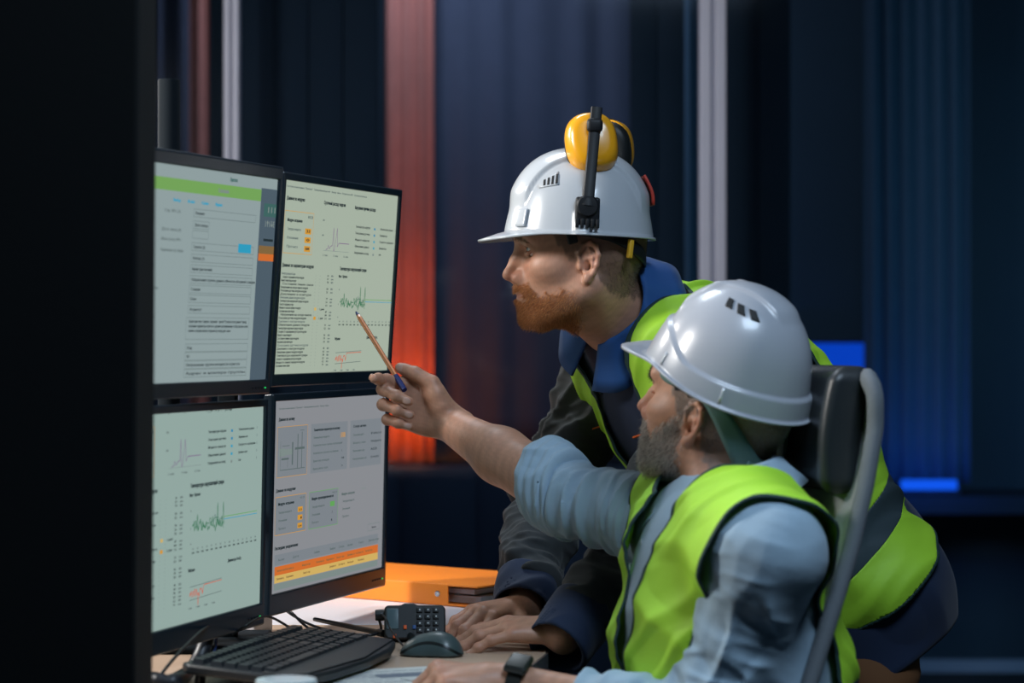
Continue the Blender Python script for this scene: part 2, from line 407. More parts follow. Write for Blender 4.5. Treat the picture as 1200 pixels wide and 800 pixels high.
# ------------------------------------------------------------------ monitors (screen axes: u to the right, v down, n to the viewer)
m_bez = mat('black monitor bezel', (.008, .012, .018), .38, bump=[('noise', 800, .1, .0003)]); m_bezf = mat('dark blue-black bezel face', (.010, .022, .034), .33)
m_led = glow('green status lamp', (.02, .6, .12), 1.2)
INK = {}
def ink(name, col, s=1.0):
    if name not in INK: INK[name] = glow('screen ' + name, col, s)
    return INK[name]
TEXTS = []                                       # (string, matrix, height, width, ink, sink)
class Screen:
    def __init__(s, corner, yaw, tilt, W, H):    # corner: middle of the right edge
        s.W, s.H = W, H; y, t = R_(yaw), R_(tilt)
        s.u = V3(math.cos(y), math.sin(y), 0); n0 = V3(math.sin(y), -math.cos(y), 0)
        s.v = -(V3(0, 0, 1) * math.cos(t) + n0 * math.sin(t)); s.n = np.cross(s.u, -s.v)
        s.o = np.asarray(corner) - s.u * W - s.v * H / 2
        s.M = frame(s.o, s.u, -s.v, s.n); s.gfx = {}
    def uv(s, px, py):
        d = P(px, py, 1.0) - V3(0, 0, CZ); c = V3(0, 0, CZ); t = ((s.o - c) @ s.n) / (d @ s.n); p = c + d * t - s.o
        return np.array([p @ s.u, p @ s.v])
    def rect(s, px0, py0, px1, py1, ik, lift=.0004):   # px given at the mean row: left, top, right, bottom
        a = s.uv(px0, py0); b = s.uv(px1, py1); s.quad(a[0], a[1], b[0], b[1], ik, lift)
    def quad(s, u0, v0, u1, v1, ik, lift=.0004):
        u0, u1 = max(0, min(u0, u1)), min(s.W, max(u0, u1)); v0, v1 = max(0, min(v0, v1)), min(s.H, max(v0, v1))
        s.gfx.setdefault(ik, MB(s.M)).add([(u0, -v0, lift), (u0, -v1, lift), (u1, -v1, lift), (u1, -v0, lift)], [(0, 1, 2, 3)])
    def outline(s, u0, v0, u1, v1, ik, w_=.0009):
        s.quad(u0, v0, u1, v0 + w_, ik, .0005); s.quad(u0, v1 - w_, u1, v1, ik, .0005); s.quad(u0, v0, u0 + w_, v1, ik, .0005); s.quad(u1 - w_, v0, u1, v1, ik, .0005)
    def poly(s, pts, ik, w_=.0008, lift=.0006):  # polyline in u,v
        b = s.gfx.setdefault(ik, MB(s.M))
        for (x0, y0), (x1, y1) in zip(pts[:-1], pts[1:]):
            d = unit(V3(x1 - x0, y1 - y0, 0) + 1e-9); nx, ny = -d[1] * w_ / 2, d[0] * w_ / 2
            b.add([(x0 + nx, -(y0 + ny), lift), (x0 - nx, -(y0 - ny), lift), (x1 - nx, -(y1 - ny), lift), (x1 + nx, -(y1 + ny), lift)], [(0, 1, 2, 3)])
    def text(s, u, v, st, h, ik, width=None): TEXTS.append((s, st, u, v, h, width, ik))
def flush_texts():
    objs = []
    for i, (s, st, u, v, h, width, ik) in enumerate(TEXTS):
        c = bpy.data.curves.new('t', 'FONT'); c.body = st; c.size = 1; c.resolution_u = 1; o = bpy.data.objects.new('t', c); COL.objects.link(o); objs.append(o)
    dg = bpy.context.evaluated_depsgraph_get(); dg.update()
    for o, (s, st, u, v, h, width, ik) in zip(objs, TEXTS):
        me = o.evaluated_get(dg).to_mesh()
        if len(me.vertices):
            vv = np.array([q.co[:] for q in me.vertices]); w0 = vv[:, 0].max(); sx = h * 1.4 if width is None else width / w0
            loc = np.stack([u + vv[:, 0] * sx, -v + vv[:, 1] * h * 1.4, np.full(len(vv), .0008)], 1); ok = True
            fs = [tuple(p.vertices) for p in me.polygons]; g_ = s.gfx.setdefault(ik, MB(s.M))
            for e_ in ((0, .0005) if h < .0042 else (0, .0006, .0011)): g_.add(loc + V3(e_, 0, 0), fs)
        o.evaluated_get(dg).to_mesh_clear()
    for o in objs:
        c = o.data; bpy.data.objects.remove(o); bpy.data.curves.remove(c)
INKC = dict(black=(.018, .03, .035), grey=(.10, .135, .135), faint=(.20, .25, .24), green=(.02, .16, .07), red=(.60, .10, .05), amber=(.62, .30, .04), purple=(.20, .10, .24), blue=(.02, .22, .42), sky=(.03, .32, .50),
            lime=(.12, .36, .10), panel=(.20, .225, .25), orange=(.62, .15, .03), yellow=(.62, .42, .12), barg=(.17, .36, .10), slate=(.075, .11, .14), brown=(.22, .13, .05), teal=(.05, .13, .12), line=(.15, .20, .20))
def monitor(name_label, S, bg, draw, neck=None, brow=.010, chin=.018):
    t = thing('monitor', name_label, 'monitor', Matrix(S.M.tolist()), 'monitors of the two by two wall')
    W, H = S.W, S.H; e = .0105
    b = MB(S.M)                                  # casing: front frame ring + back shell
    def ring(z, x0, x1, y0, y1): return [(x0, y1, z), (x1, y1, z), (x1, y0, z), (x0, y0, z)]
    fo = lambda z, i=0: [(-e + i, brow - i, z), (W + e - i, brow - i, z), (W + e - i, -H - chin + i, z), (-e + i, -H - chin + i, z)]
    fi = lambda z: [(0, 0, z), (W, 0, z), (W, -H, z), (0, -H, z)]
    b.loft([fo(-.030, .06), fo(-.022, .02), fo(-.012, .002), fo(.002, 0), fo(.0045, .002), fi(.0045), fi(-.001)], caps=True)
    b.build('casing', m_bezf, t, smooth=False, bevel=.0015)
    MB(S.M).box((W / 2, -H / 2, -.045), (W * .42, H * .40, .035), b=.01).build('rear_housing', m_bez, t)
    for i in range(4): MB(S.M).box((W - .018 - i * .011, -H - chin * .55, .0052), (.005, .003, .0012), b=.0004).build('button', m_bez, t)
    MB(S.M).box((W - .009, -H - chin * .55, .0052), (.003, .0018, .0012)).build('status_light', m_led, t)
    sc = MB(S.M); sc.add([(0, 0, .0), (0, -H, .0), (W, -H, .0), (W, 0, .0)], [(0, 1, 2, 3)]); scr = sc.build('screen', glow('screen ' + str(bg), bg, 1), t, smooth=False)
    draw(S); S.finish = (t, scr)
    return t
WORDS = 'Температура наружной среды|Показания датчика модуля|Мощность канала передачи|Обновление данных модуля|Напряжение на входе канала|Скорость вращения ротора|Давление в контуре|Состояние линии связи'.split('|')
def zig(S, u0, u1, v0, amp, n, ik, seed, w_=.0008, bias=0):
    rs = random.Random(seed); pts = []
    for i in range(n): pts.append((u0 + (u1 - u0) * i / (n - 1), v0 - amp * (rs.uniform(-1, 1) * .6 + bias) * (1 + .8 * (rs.random() < .15))))
    S.poly(pts, ik, w_)
def draw_trend(S, ux, vx, su, sv):               # the page of trends shown on two screens; ux, vx anchor, su, sv scale
    def X(u): return ux + u * su
    def Y(v): return vx + v * sv
    T = lambda u, v, st, h, ik, w_=None: S.text(X(u), Y(v), st, h * 1.13 * sv, ik, w_ * su if w_ else None)
    T(.02, .035, 'Система мониторинга "Прогноз" · Завершённый расчёт · Интерфейсы · Результаты ИС · Вспомогательная', .009, 'grey', .68)
    T(.025, .10, 'Данные по модулю', .017, 'black', .145); T(.33, .10, 'Суточный расход энергии', .017, 'black', .185); T(.60, .105, 'Внутренние причины расхода', .017, 'black', .19)
    S.outline(X(.02), Y(.155), X(.255), Y(.375), 'amber', .0008)
    T(.205, .185, '03:23', .013, 'grey', .04); T(.04, .21, 'Модуль исправен', .014, 'black', .12)
    for i, st in enumerate(('Текущая мощность', 'Отклонение', 'Прогноз')):
        T(.045, .255 + i * .045, st, .012, 'grey', .11 - .02 * (i > 0)); S.quad(X(.19), Y(.238 + i * .046), X(.24), Y(.268 + i * .046), 'amber')
        T(.198, .26 + i * .046, ('33', '0', '0,004')[i], .014, 'black', .03)
    T(.33, .19, '800', .010, 'grey'); T(.33, .27, '400', .010, 'grey')
    S.poly([(X(.35), Y(.345)), (X(.57), Y(.345))], 'faint', .0006)
    pts = [(.37, .34), (.385, .335), (.39, .315), (.40, .335), (.41, .32), (.425, .315), (.43, .22), (.437, .345), (.445, .335), (.46, .22), (.468, .32), (.48, .30), (.57, .30)]
    S.poly([(X(a), Y(b_)) for a, b_ in pts], 'purple', .0011)
    for i in range(3): T(.345 + i * .09, .375, ('2 сен', '7 сен', '12 сен')[i], .009, 'grey', .04)
    for i in range(5):
        T(.62, .205 + i * .036, WORDS[i][:18], .011, 'black', .13); S.quad(X(.79), Y(.197 + i * .036), X(.803), Y(.209 + i * .036), 'blue' if i < 2 else 'sky' if i < 4 else 'faint')
        T(.845, .205 + i * .036, WORDS[(i + 3) % 8][:16], .010, 'black', (.12, .07, .13, .07, .02)[i]); T(.985, .205 + i * .036, '5', .010, 'grey')
    T(.02, .445, 'Данные по параметрам модуля', .017, 'black', .255)
    for i in range(28):
        y = .485 + i * .0177
        T(.02 + .012 * (i in (1, 3, 12)), y, WORDS[(i * 5) % 8] + (' модуля' if i % 3 else ''), .0105, 'black' if i % 7 else 'grey', (.11, .17, .12, .25, .22, .21, .25, .20, .23)[i % 9])
        if i not in (3, 6, 10, 14, 17, 21): T(.395, y, '%d' % ((i * 37) % 90), .010, 'black', .015); T(.43, y, 'мм' if i % 2 else 'МВт', .009, 'grey', .02)
        for k in (.30, .335): S.quad(X(k), Y(y - .004), X(k + .004), Y(y - .001), 'faint')
    S.quad(X(.305), Y(.652), X(.322), Y(.667), 'yellow'); S.quad(X(.303), Y(.700), X(.322), Y(.717), 'amber'); T(.345, .665, '1 дней', .010, 'black', .04); T(.345, .713, '2 дня', .010, 'black', .035)
    T(.50, .445, 'Температура окружающей среды', .017, 'black', .24); T(.495, .485, 'Факт · Прогноз', .013, 'black', .075)
    T(.505, .555, '8', .009, 'grey'); T(.505, .635, '0', .009, 'grey'); T(.505, .705, '-8', .009, 'grey')
    zig(S, X(.52), X(.745), Y(.625), .034 * sv, 46, 'green', 5, .0014); zig(S, X(.525), X(.745), Y(.618), .040 * sv, 34, 'green', 11, .0012); zig(S, X(.66), X(.735), Y(.60), .03 * sv, 12, 'teal', 8, .0009)
    for a in (.555, .70, .742): S.poly([(X(a - .006), Y(.64)), (X(a), Y(.53 if a > .6 else .57)), (X(a + .007), Y(.635))], 'green', .0013)
    S.poly([(X(.745), Y(.600)), (X(1.0), Y(.600))], 'line' if su < .4 else 'lime', .0010); S.poly([(X(.745), Y(.612)), (X(1.0), Y(.612))], 'sky', .0010)
    for i in range(15):
        T(.52 + i * .033, .728, '1%d' % (i % 10), .008, 'grey', .011); T(.518 + i * .033, .745, 'сен', .009, 'black', .017)
    T(.495, .825, 'Вибрация', .013, 'black', .045); T(.78, .818, 'Данные до 10 кГц', .013, 'black', .10)
    S.poly([(X(.51), Y(.895)), (X(.74), Y(.885))], 'grey', .0008); S.poly([(X(.51), Y(.955)), (X(.74), Y(.945))], 'grey', .0008)
    zig(S, X(.51), X(.605), Y(.925), .030 * sv, 26, 'red', 21, .0013); S.poly([(X(.565), Y(.93)), (X(.57), Y(.985)), (X(.575), Y(.93))], 'red', .001); S.poly([(X(.60), Y(.93)), (X(.61), Y(.897)), (X(.74), Y(.893))], 'red', .0011)
    for i in range(4): T(.50 + i * .055, .995, '1 сен', .009, 'grey', .025)
def draw_ur(S): draw_trend(S, 0, 0, S.W, S.H)
def draw_ll(S):
    # the same page enlarged and shifted, so that the trends fill the right half
    a = S.uv(226, 559); b_ = S.uv(306, 545); draw_trend(S, a[0] - .50 * S.W * 1.06, a[1] - .445 * S.H * 1.02 * .92, S.W * 1.02, S.H * 1.05)
def draw_ul(S):
    W, H = S.W, S.H
    S.quad(0, 0, W, .052 * H, 'panel'); S.quad(.05 * W, .060 * H, .885 * W, .118 * H, 'barg'); S.text(.585 * W, .10 * H, 'О компании', .020 * H, 'faint', .07 * W); S.text(.66 * W, .040 * H, 'Прогноз', .018 * H, 'teal', .05 * W)
    S.quad(.885 * W, .052 * H, W, H, 'slate', .0003); S.quad(.91 * W, .125 * H, W, .19 * H, 'teal', .0006); S.text(.93 * W, .17 * H, '111', .03 * H, 'faint', .06 * W)
    S.text(.92 * W, .24 * H, '1↑1↓E', .03 * H, 'faint', .07 * W); S.quad(.92 * W, .30 * H, .99 * W, .312 * H, 'black'); S.quad(.89 * W, .335 * H, W, .375 * H, 'brown', .0006); S.quad(.89 * W, .375 * H, W, .41 * H, 'orange', .0006)
    for i, st in enumerate(('Выбор', 'Файл', 'Схема', 'Журнал')): S.text((.30 + i * .09) * W, .165 * H, st, .014 * H, 'sky', .045 * W)
    for u, v, st, w_ in ((.31, .215, 'Стр. №2 (1)', .10), (.30, .30, 'Дата: ввод (3)', .12), (.30, .345, 'Имя (тип) №1', .12), (.30, .395, 'Параметры (3) сбора', .14), (.23, .57, 'Объекты', .07), (.23, .70, 'Настройка', .06), (.23, .83, 'Поля', .04), (.23, .89, 'Сборка №4', .07)):
        S.text(u * W - .06 * W, v * H, st, .013 * H, 'grey', w_ * W)
    for k, (v, st, w_) in enumerate(((.215, 'Реквизит', .06), (.27, 'Дата ввода', .085), (.315, '', 0), (.372, 'Группа (3)', .075), (.425, 'Выбор (1)', .075), (.475, 'Вариант (одно значение)', .13), (.525, 'Направление группы данных объектов обзорной станции', .43), (.57, 'Станция', .06), (.615, 'Блок', .04), (.665, 'Агрегат', .08), (.845, 'Код', .03), (.885, 'ID', .02), (.925, 'Направление группы мощности агрегата', .36), (.965, 'Адрес и номера группы', .40))):
        if st: S.text(.445 * W, v * H, st, .0135 * H, 'black', w_ * W)
        S.outline(.435 * W, (v - .026) * H, (.54 if k in (1, 2) else .855) * W, (v + .012) * H, 'line', .0007)
    for i in range(3): S.text(.445 * W, (.72 + i * .022) * H, ('Характеристика станции с заданной формой "О результатах данных" (ввод,', 'описание параметра агрегата с датами расширенная) и сбор результатов', 'линии и общий анализ (параметр) ввод для зоны')[i], .0125 * H, 'black', (.39, .40, .28)[i] * W)
    S.outline(.43 * W, .695 * H, .855 * W, .80 * H, 'line', .0007); S.quad(.745 * W, .335 * H, .835 * W, .378 * H, 'sky', .0006)
def draw_lr(S):
    W, H = S.W, S.H; T = lambda u, v, st, h, ik, w_=None: S.text(u * W, v * H, st, h * H, ik, w_ * W if w_ else None)
    T(.04, .045, 'Система мониторинга "Прогноз" · Завершённый расчёт · Интерфейсы', .009, 'grey', .42)
    T(.04, .105, 'Данные по активу', .017, 'black', .13); S.quad(.035 * W, .135 * H, .285 * W, .40 * H, 'panel'); S.outline(.035 * W, .135 * H, .285 * W, .40 * H, 'amber', .0007)
    for a in ((.05, .25, .10, .29), (.10, .255, .16, .285), (.07, .30, .13, .31), (.155, .22, .165, .34), (.20, .18, .206, .36), (.235, .17, .24, .36), (.18, .25, .26, .262), (.06, .36, .265, .364), (.06, .21, .062, .36), (.12, .30, .122, .35), (.22, .16, .255, .163), (.075, .235, .135, .238)):
        S.quad(a[0] * W, a[1] * H, a[2] * W, a[3] * H, 'grey' if (a[2] - a[0]) < .02 or (a[3] - a[1]) < .02 else 'faint', .0007)
    S.quad(.315 * W, .135 * H, .64 * W, .40 * H, 'panel'); S.quad(.665 * W, .135 * H, .965 * W, .40 * H, 'panel')
    T(.335, .175, 'Технические параметры по активу', .014, 'black', .23)
    for i, (st, w_) in enumerate((('Номинальная мощность', .14), ('Количество часов с начала эксплуатации', .25), ('Количество пусков и остановов', .22), ('Время простоя модуля', .14), ('Время работы, часов', .13))):
        T(.335, .215 + i * .042, st, .012, 'grey', w_); 
        if i: T(.585, .215 + i * .042, ('', '7', '1', '0,004', '3 ч')[i], .012, 'black')
    S.quad(.575 * W, .195 * H, .62 * W, .222 * H, 'amber')
    T(.69, .175, 'Статус актива', .014, 'black', .12)
    for i in range(4): T(.69, .222 + i * .045, WORDS[i + 1][:14], .012, 'grey', (.10, .12, .11, .13)[i]); T(.86, .222 + i * .045, ('Работа', 'Норма', 'АБВ', '22.04.2021')[i], .012, 'black', (.10, .10, .06, .08)[i])
    T(.03, .475, 'Данные по модулям', .017, 'black', .16)
    for k, (u, ik, st) in enumerate(((.03, 'amber', 'Модуль исправен'), (.31, 'lime', 'Модуль производительности'))):
        S.quad(u * W, .50 * H, (u + .255) * W, .70 * H, 'panel'); S.outline(u * W, .50 * H, (u + .255) * W, .70 * H, ik, .0008)
        T(u + .02, .545, st, .015, 'black', .13 + .06 * k); T(u + .20, .525, '03:23', .011, 'grey', .04)
        for i in range(3): T(u + .025, .588 + i * .042, ('Текущая мощность', 'Отклонение', 'Прогноз')[i], .012, 'grey', (.11, .07, .06)[i]); 
    for i in range(3): S.quad(.215 * W, (.568 + i * .043) * H, .255 * W, (.595 + i * .043) * H, 'amber', .0006); T(.22, .59 + i * .043, ('33', '1', '0,04')[i], .013, 'black', .028)
    S.quad(.495 * W, .568 * H, .535 * W, .595 * H, 'lime', .0006); T(.51, .632, '2', .012, 'black'); T(.505, .675, '85', .012, 'black')
    T(.595, .545, 'Модуль контроля', .014, 'grey', .12); T(.78, .530, '03:23', .011, 'faint', .04)
    for i in range(3): T(.605, .585 + i * .042, ('Текущая мощность', 'Отклонение', 'Прогноз')[i], .012, 'grey', (.11, .07, .06)[i])
    S.outline(.85 * W, .735 * H, .965 * W, .775 * H, 'line', .0007); T(.885, .762, 'Печать', .011, 'black', .045)
    T(.03, .775, 'Последние уведомления', .017, 'black', .19)
    S.quad(.035 * W, .80 * H, .955 * W, .855 * H, 'panel', .0003)
    for u, st in ((.06, 'Актив'), (.18, 'Дата'), (.36, 'Сообщение'), (.50, 'Приоритет'), (.58, 'Статус'), (.66, 'Значение'), (.76, 'Тип'), (.86, 'Действие и смена')): T(u, .835, st, .012, 'grey', .05 + .05 * (u > .8))
    S.quad(.035 * W, .862 * H, .955 * W, .908 * H, 'orange', .0006); S.quad(.035 * W, .908 * H, .955 * W, .948 * H, 'yellow', .0006)
    for i, u in enumerate((.05, .12, .26, .38, .47, .56, .66, .74, .83)): T(u, .89, WORDS[i % 8][:12], .011, 'brown', .07); 
    for i, u in enumerate((.05, .13, .27, .50, .58, .66, .76)): T(u, .932, WORDS[(i + 3) % 8][:12], .011, 'brown', .06)
    S.quad(.035 * W, .952 * H, .955 * W, .985 * H, 'faint', .0002)
S_UR = Screen((-.206, 4.165, 1.300), 71.1, 3.9, .474, .30); S_LR = Screen((-.223, 4.199, .958), 71.7, 1.4, .477, .30)
S_UL = Screen((-.361, 3.629, 1.294), 70.5, 4.0, .474, .30); S_LL = Screen((-.382, 3.686, .952), 73.0, 1.2, .477, .30)
monitor('upper right monitor, trend page with purple, green and red lines the pen points at', S_UR, (.37, .435, .355), draw_ur, chin=.020, brow=.012)
monitor('upper left monitor, entry form under a green bar, beside the black partition', S_UL, (.27, .34, .345), draw_ul, chin=.022, brow=.020)
monitor('lower left monitor, green temperature trend above a short red line', S_LL, (.285, .385, .355), draw_ll, chin=.034, brow=.012)
monitor('lower right monitor, table with an orange and a yellow row', S_LR, (.245, .255, .275), draw_lr, chin=.034, brow=.012)
flush_texts()
for S in (S_UR, S_UL, S_LL, S_LR):
    t, scr = S.finish; mb = MB(); ms = []
    for k, b in S.gfx.items():
        # keep what lies on the page
        M_inv = np.linalg.inv(S.M); L = np.array(b.v) @ M_inv[:3, :3].T + M_inv[:3, 3]; ok = (L[:, 0] > 0) & (L[:, 0] < S.W + 1e-6) & (L[:, 1] < 1e-6) & (L[:, 1] > -S.H - 1e-6)
        fs = [f for f in b.f if all(ok[i] for i in f)]; mb.add(b.v, fs, len(ms)); ms.append(ink(k, INKC[k]))
    mb.build('page_graphics', ms, scr, smooth=False)
# stands: tall tube, short neck, bases
m_tube = mat('black powder-coated tube', (.006, .010, .014), .8, spec=.12)
p = P(198, 93, 3.62)
t = thing('monitor_pole', 'tall black tube rising above the upper left monitor', 'monitor stand', (p[0], p[1], 0))
MB(tr(p[0], p[1], 0)).lathe([(0, DZ), (.0165, DZ), (.0165, p[2] - .002), (.015, p[2]), (0, p[2])], 28).build('tube', m_tube, t, deg=50)
MB(tr(p[0], p[1], 0)).box((0, 0, DZ + .006), (.12, .12, .012), b=.005).build('base_plate', m_tube, t)
for z_ in (1.30, .96):
    q = (S_UL if z_ > 1.1 else S_LL); c = q.o + q.u * q.W * .62 + q.v * q.H / 2 - q.n * .06
    MB().tube([V3(p[0], p[1], c[2]), c], [.016, .016], 12).build('arm', m_tube, t)
    MB(tr(p[0], p[1], c[2] - .03)).lathe([(.0168, 0), (.026, 0), (.026, .06), (.0168, .06)], 24).build('clamp', m_tube, t)
p = P(267, 748, 3.70)
t = thing('monitor_pole', 'short black neck under the lower left monitor, behind the keyboard', 'monitor stand', (p[0], p[1], 0))
MB(tr(p[0], p[1], 0)).box((0, 0, (DZ + 1.30) / 2), (.030, .022, 1.30 - DZ), b=.004).build('neck', m_tube, t)
MB(tr(p[0], p[1], DZ)).prism([(-.07, -.10), (.05, -.12), (.06, .08), (-.06, .10)], .0, .010).build('base_plate', m_tube, t, bevel=.003)
for S in (S_LL, S_LR, S_UR):
    f_ = .82 if S is S_LL else .3; c = S.o + S.u * S.W * f_ + S.v * S.H / 2 - S.n * .055
    MB().tube([V3(p[0], p[1], c[2]), c], [.013, .013], 10).build('arm', m_tube, t)
# ------------------------------------------------------------------ desks

def deskpt(px, py, z=DZ):
    D = (CZ - z) * F_PX / (py - HZ); return np.array([(px - 600) / F_PX * D, D, z])
m_wood = mat('pale beech veneer', (.50, .36, .26), .45, coat=.15, vary=(2.5, .10), bump=[('X', 60, .06, .001)])
nt = m_wood.node_tree
m_white = mat('white laminate', (.72, .70, .74), .4, vary=(4, .03))
m_edge = mat('silver edge band', (.55, .58, .62), .25, metal=.85)
m_leg = mat('desk leg grey metal', (.25, .27, .30), .4, metal=.7)
def desk(label, poly, z, mt, th=.026, legs=()):
    c = np.mean(poly, 0); t = thing('desk', label, 'desk', (c[0], c[1], 0))
    MB().prism(poly, z - th, z).build('desktop', mt, t, bevel=.002)
    b = MB(); n = len(poly)
    for i in range(n):                          # edge band
        p, q = np.array(poly[i]), np.array(poly[(i + 1) % n]); d = unit(q - p); nn = np.array([d[1], -d[0]])
        b.loft([[(*(p + nn * .0), z - th), (*(p + nn * .003), z - th), (*(p + nn * .003), z - .001), (*p, z - .001)], [(*(q + nn * .0), z - th), (*(q + nn * .003), z - th), (*(q + nn * .003), z - .001), (*q, z - .001)]])
    b.build('edge_band', m_edge, t)
    for x, y in legs: MB().box((x, y, (z - th) / 2), (.05, .05, z - th), b=.004).build('leg', m_leg, t)
    return t
cor = deskpt(640, 763)                          # the corner beside the standing man's hand
arc = [(cor[0] - .0 , cor[1] - .012), (cor[0] - .004, cor[1] - .035), (cor[0] - .016, cor[1] - .10), (cor[0] - .034, cor[1] - .2), (cor[0] - .05, cor[1] - .34), (cor[0] - .06, cor[1] - .55)]
poly = [(cor[0] + .012, 3.93), (-1.3, 3.93), (-1.3, 2.95), (-.95, 2.95), (cor[0] - .07, 2.95)] + arc[::-1] + [(cor[0], cor[1])]
desk('pale beech desk in front, carrying keyboard, mouse and hands', poly, DZ, m_wood, legs=[(-.09, 3.85), (-1.2, 3.85), (-1.2, 3.0), (-.10, 3.02)])
fr = deskpt(654, 691)
desk('white desk behind the beech one, with the orange folder on it', [(fr[0], 3.937), (fr[0] + .004, 4.72), (-1.3, 4.72), (-1.3, 3.937)], DZ, m_white, legs=[(.03, 4.65), (-1.2, 4.65), (-1.2, 4.0), (.03, 4.0)])

# ------------------------------------------------------------------ orange folder with papers
m_or = mat('orange folder board', (1.0, .27, .02), .45, vary=(12, .04)); m_paper = mat('paper', (.62, .64, .62), .8, vary=(30, .03))
m_pgrey = mat('grey paper edges', (.40, .42, .45), .8, bump=[('Z', 900, .5, .001)])
A, B = deskpt(527, 710), deskpt(372, 697)        # near edge of the folder, right to left
ex = unit(B - A); ey = unit(np.cross(ex, V3(0, 0, 1))); ey = ey if ey[1] > 0 else -ey
M = frame(A, -ex, ey, V3(0, 0, 1)); L_ = np.linalg.norm(B - A) + .1
t = thing('ring_folder', 'thick orange ring folder full of papers lying flat on the white desk', 'folder', Matrix(M.tolist()))
b = MB(M); b.box((-L_ / 2 + .032, .12, .0025), (L_ + .064, .25, .003), b=.001); b.box((-L_ / 2 + .032, .12, .0365), (L_ + .064, .25, .003), b=.001)
b.build('cover', m_or, t)
b = MB(M); b.box((-L_ / 2, -.004, .0195), (L_, .003, .037), b=.001); b.build('spine', m_or, t)
b = MB(M); b.box((-L_ / 2 + .030, .128, .012), (L_ + .056, .23, .013), b=.001); b.box((-L_ / 2 + .024, .132, .0255), (L_ + .04, .235, .009), b=.001); b.build('papers', [m_pgrey], t)
b = MB(M @ tr(-.022, -.006, .021) @ rotm('X', 90)); b.lathe([(.0, 0), (.0052, 0), (.0052, .0012), (.0034, .0016), (.003, .0005), (0, .0004)], 20); b.build('ring_eyelet', m_edge, t)

# ------------------------------------------------------------------ papers on the near desk
def page(M, w_, h_, seed, label, dark=True):
    t = thing('sheet', label, 'paper', Matrix(M.tolist()))
    MB(M).box((0, 0, .0006), (w_, h_, .0012)).build('paper', m_paper, t)
    rs = random.Random(seed); b = MB(M)
    for i in range(22):
        y = h_ / 2 - .02 - i * h_ / 25; x = -w_ / 2 + .015
        while x < w_ / 2 - .03:
            l = rs.uniform(.008, .03); b.box((x + l / 2, y, .00135), (l, .0022, .0002)); x += l + .003
            if rs.random() < .12: break
    if dark: b.box((w_ * .12, h_ * .22, .0014), (w_ * .35, h_ * .12, .0003))
    b.build('print', m_ink, t)
m_ink = mat('grey print', (.16, .19, .24), .8)
c = deskpt(520, 800); M = frame(deskpt(468, 800) + V3(-.0, .0, .0005), unit(V3(.92, .38, 0)), unit(V3(-.38, .92, 0)), V3(0, 0, 1))
page(M, .21, .26, 3, 'printed sheet with a grey chart lying beside the keyboard')
M = frame(deskpt(560, 797) + V3(0, -.03, .0018), unit(V3(.80, .60, 0)), unit(V3(-.60, .80, 0)), V3(0, 0, 1))
t = thing('sheet', 'plain paper sheet whose corner points right beside the smart watch', 'paper', Matrix(M.tolist()))
MB(M).box((0, 0, .0006), (.13, .18, .0012)).build('paper', m_paper, t)

# ------------------------------------------------------------------ keyboard
m_kb = mat('black keyboard plastic', (.010, .014, .018), .42, bump=[('noise', 900, .15, .0004)]); m_key = mat('black keycap', (.014, .020, .026), .38)
m_legend = mat('pale key legend', (.35, .4, .45), .6)
kx = unit(V3(.26, .97, 0)); ky = unit(V3(-.97, .26, 0))   # long axis, and towards the monitors
K0 = np.array([-.337, 3.60, DZ])               # back right corner
KL, KD = .41, .165
M = frame(K0 - kx * KL, kx, ky, V3(0, 0, 1)) @ tr(0, -KD, .008) @ rotm('X', 5.0)
t = thing('keyboard', 'black full-size keyboard with a curved palm rest lying below the monitors', 'keyboard', Matrix(M.tolist()))
b = MB(M); out = [(0, .02), (.03, -.008), (.10, -.02), (.22, -.028), (.34, -.022), (.41, -.006), (KL, .03), (KL, KD - .012), (KL - .012, KD), (.012, KD), (0, KD - .012)]
b.prism(out, 0, .014); b.build('case', m_kb, t, bevel=.004)
b = MB(M); b.prism([(.004, .018), (.035, -.004), (.22, -.022), (.405, -.003), (KL - .004, .028), (KL - .004, .048), (.004, .048)], .014, .0165); b.build('palm_rest', m_kb, t, bevel=.002)
rs = random.Random(2)
rows = [(KD - .022, 1), (KD - .048, 1), (KD - .067, 1), (KD - .086, 1), (KD - .105, 1), (KD - .124, 1)]
nk = 0
keys = []
for r, (y, _) in enumerate(rows):
    x = .010
    cols = {0: [1] * 20, 5: [1.25, 1.25, 1.25, 6.25, 1.25, 1.25, 1.25, 1.25, 0, 1, 1, 1, 0, 2, 1]}.get(r, [1] * 13 + [1.9] + [0] + [1, 1, 1] + [0] + [1, 1, 1, 1])
    tot = sum(c if c else .35 for c in cols); u = (KL - .02) / tot
    for c in cols:
        if c: keys.append((x + u * c / 2, y, u * c)); x += u * c
        else: x += u * .35
for i, (x, y, w_) in enumerate(keys):
    bb = MB(M); hx = w_ / 2 - .0012; hy = .0082
    bb.loft([[(x - hx, y - hy, .014), (x + hx, y - hy, .014), (x + hx, y + hy, .014), (x - hx, y + hy, .014)], [(x - hx + .002, y - hy + .002, .0205), (x + hx - .002, y - hy + .002, .0205), (x + hx - .002, y + hy - .001, .0205), (x - hx + .002, y + hy - .001, .0205)]])
    if i < 98: bb.build('key', m_key, t, smooth=False)
    else:
        if nk == 0: rest = MB()
        rest.add(bb.v, bb.f); nk += 1
if nk:
    o = rest.build('key', m_key, t, smooth=False); o['kind'] = 'stuff'
for x in (.03, KL - .03):
    MB(M).box((x, KD - .02, -.009), (.022, .008, .018), b=.002).build('foot', m_kb, t)

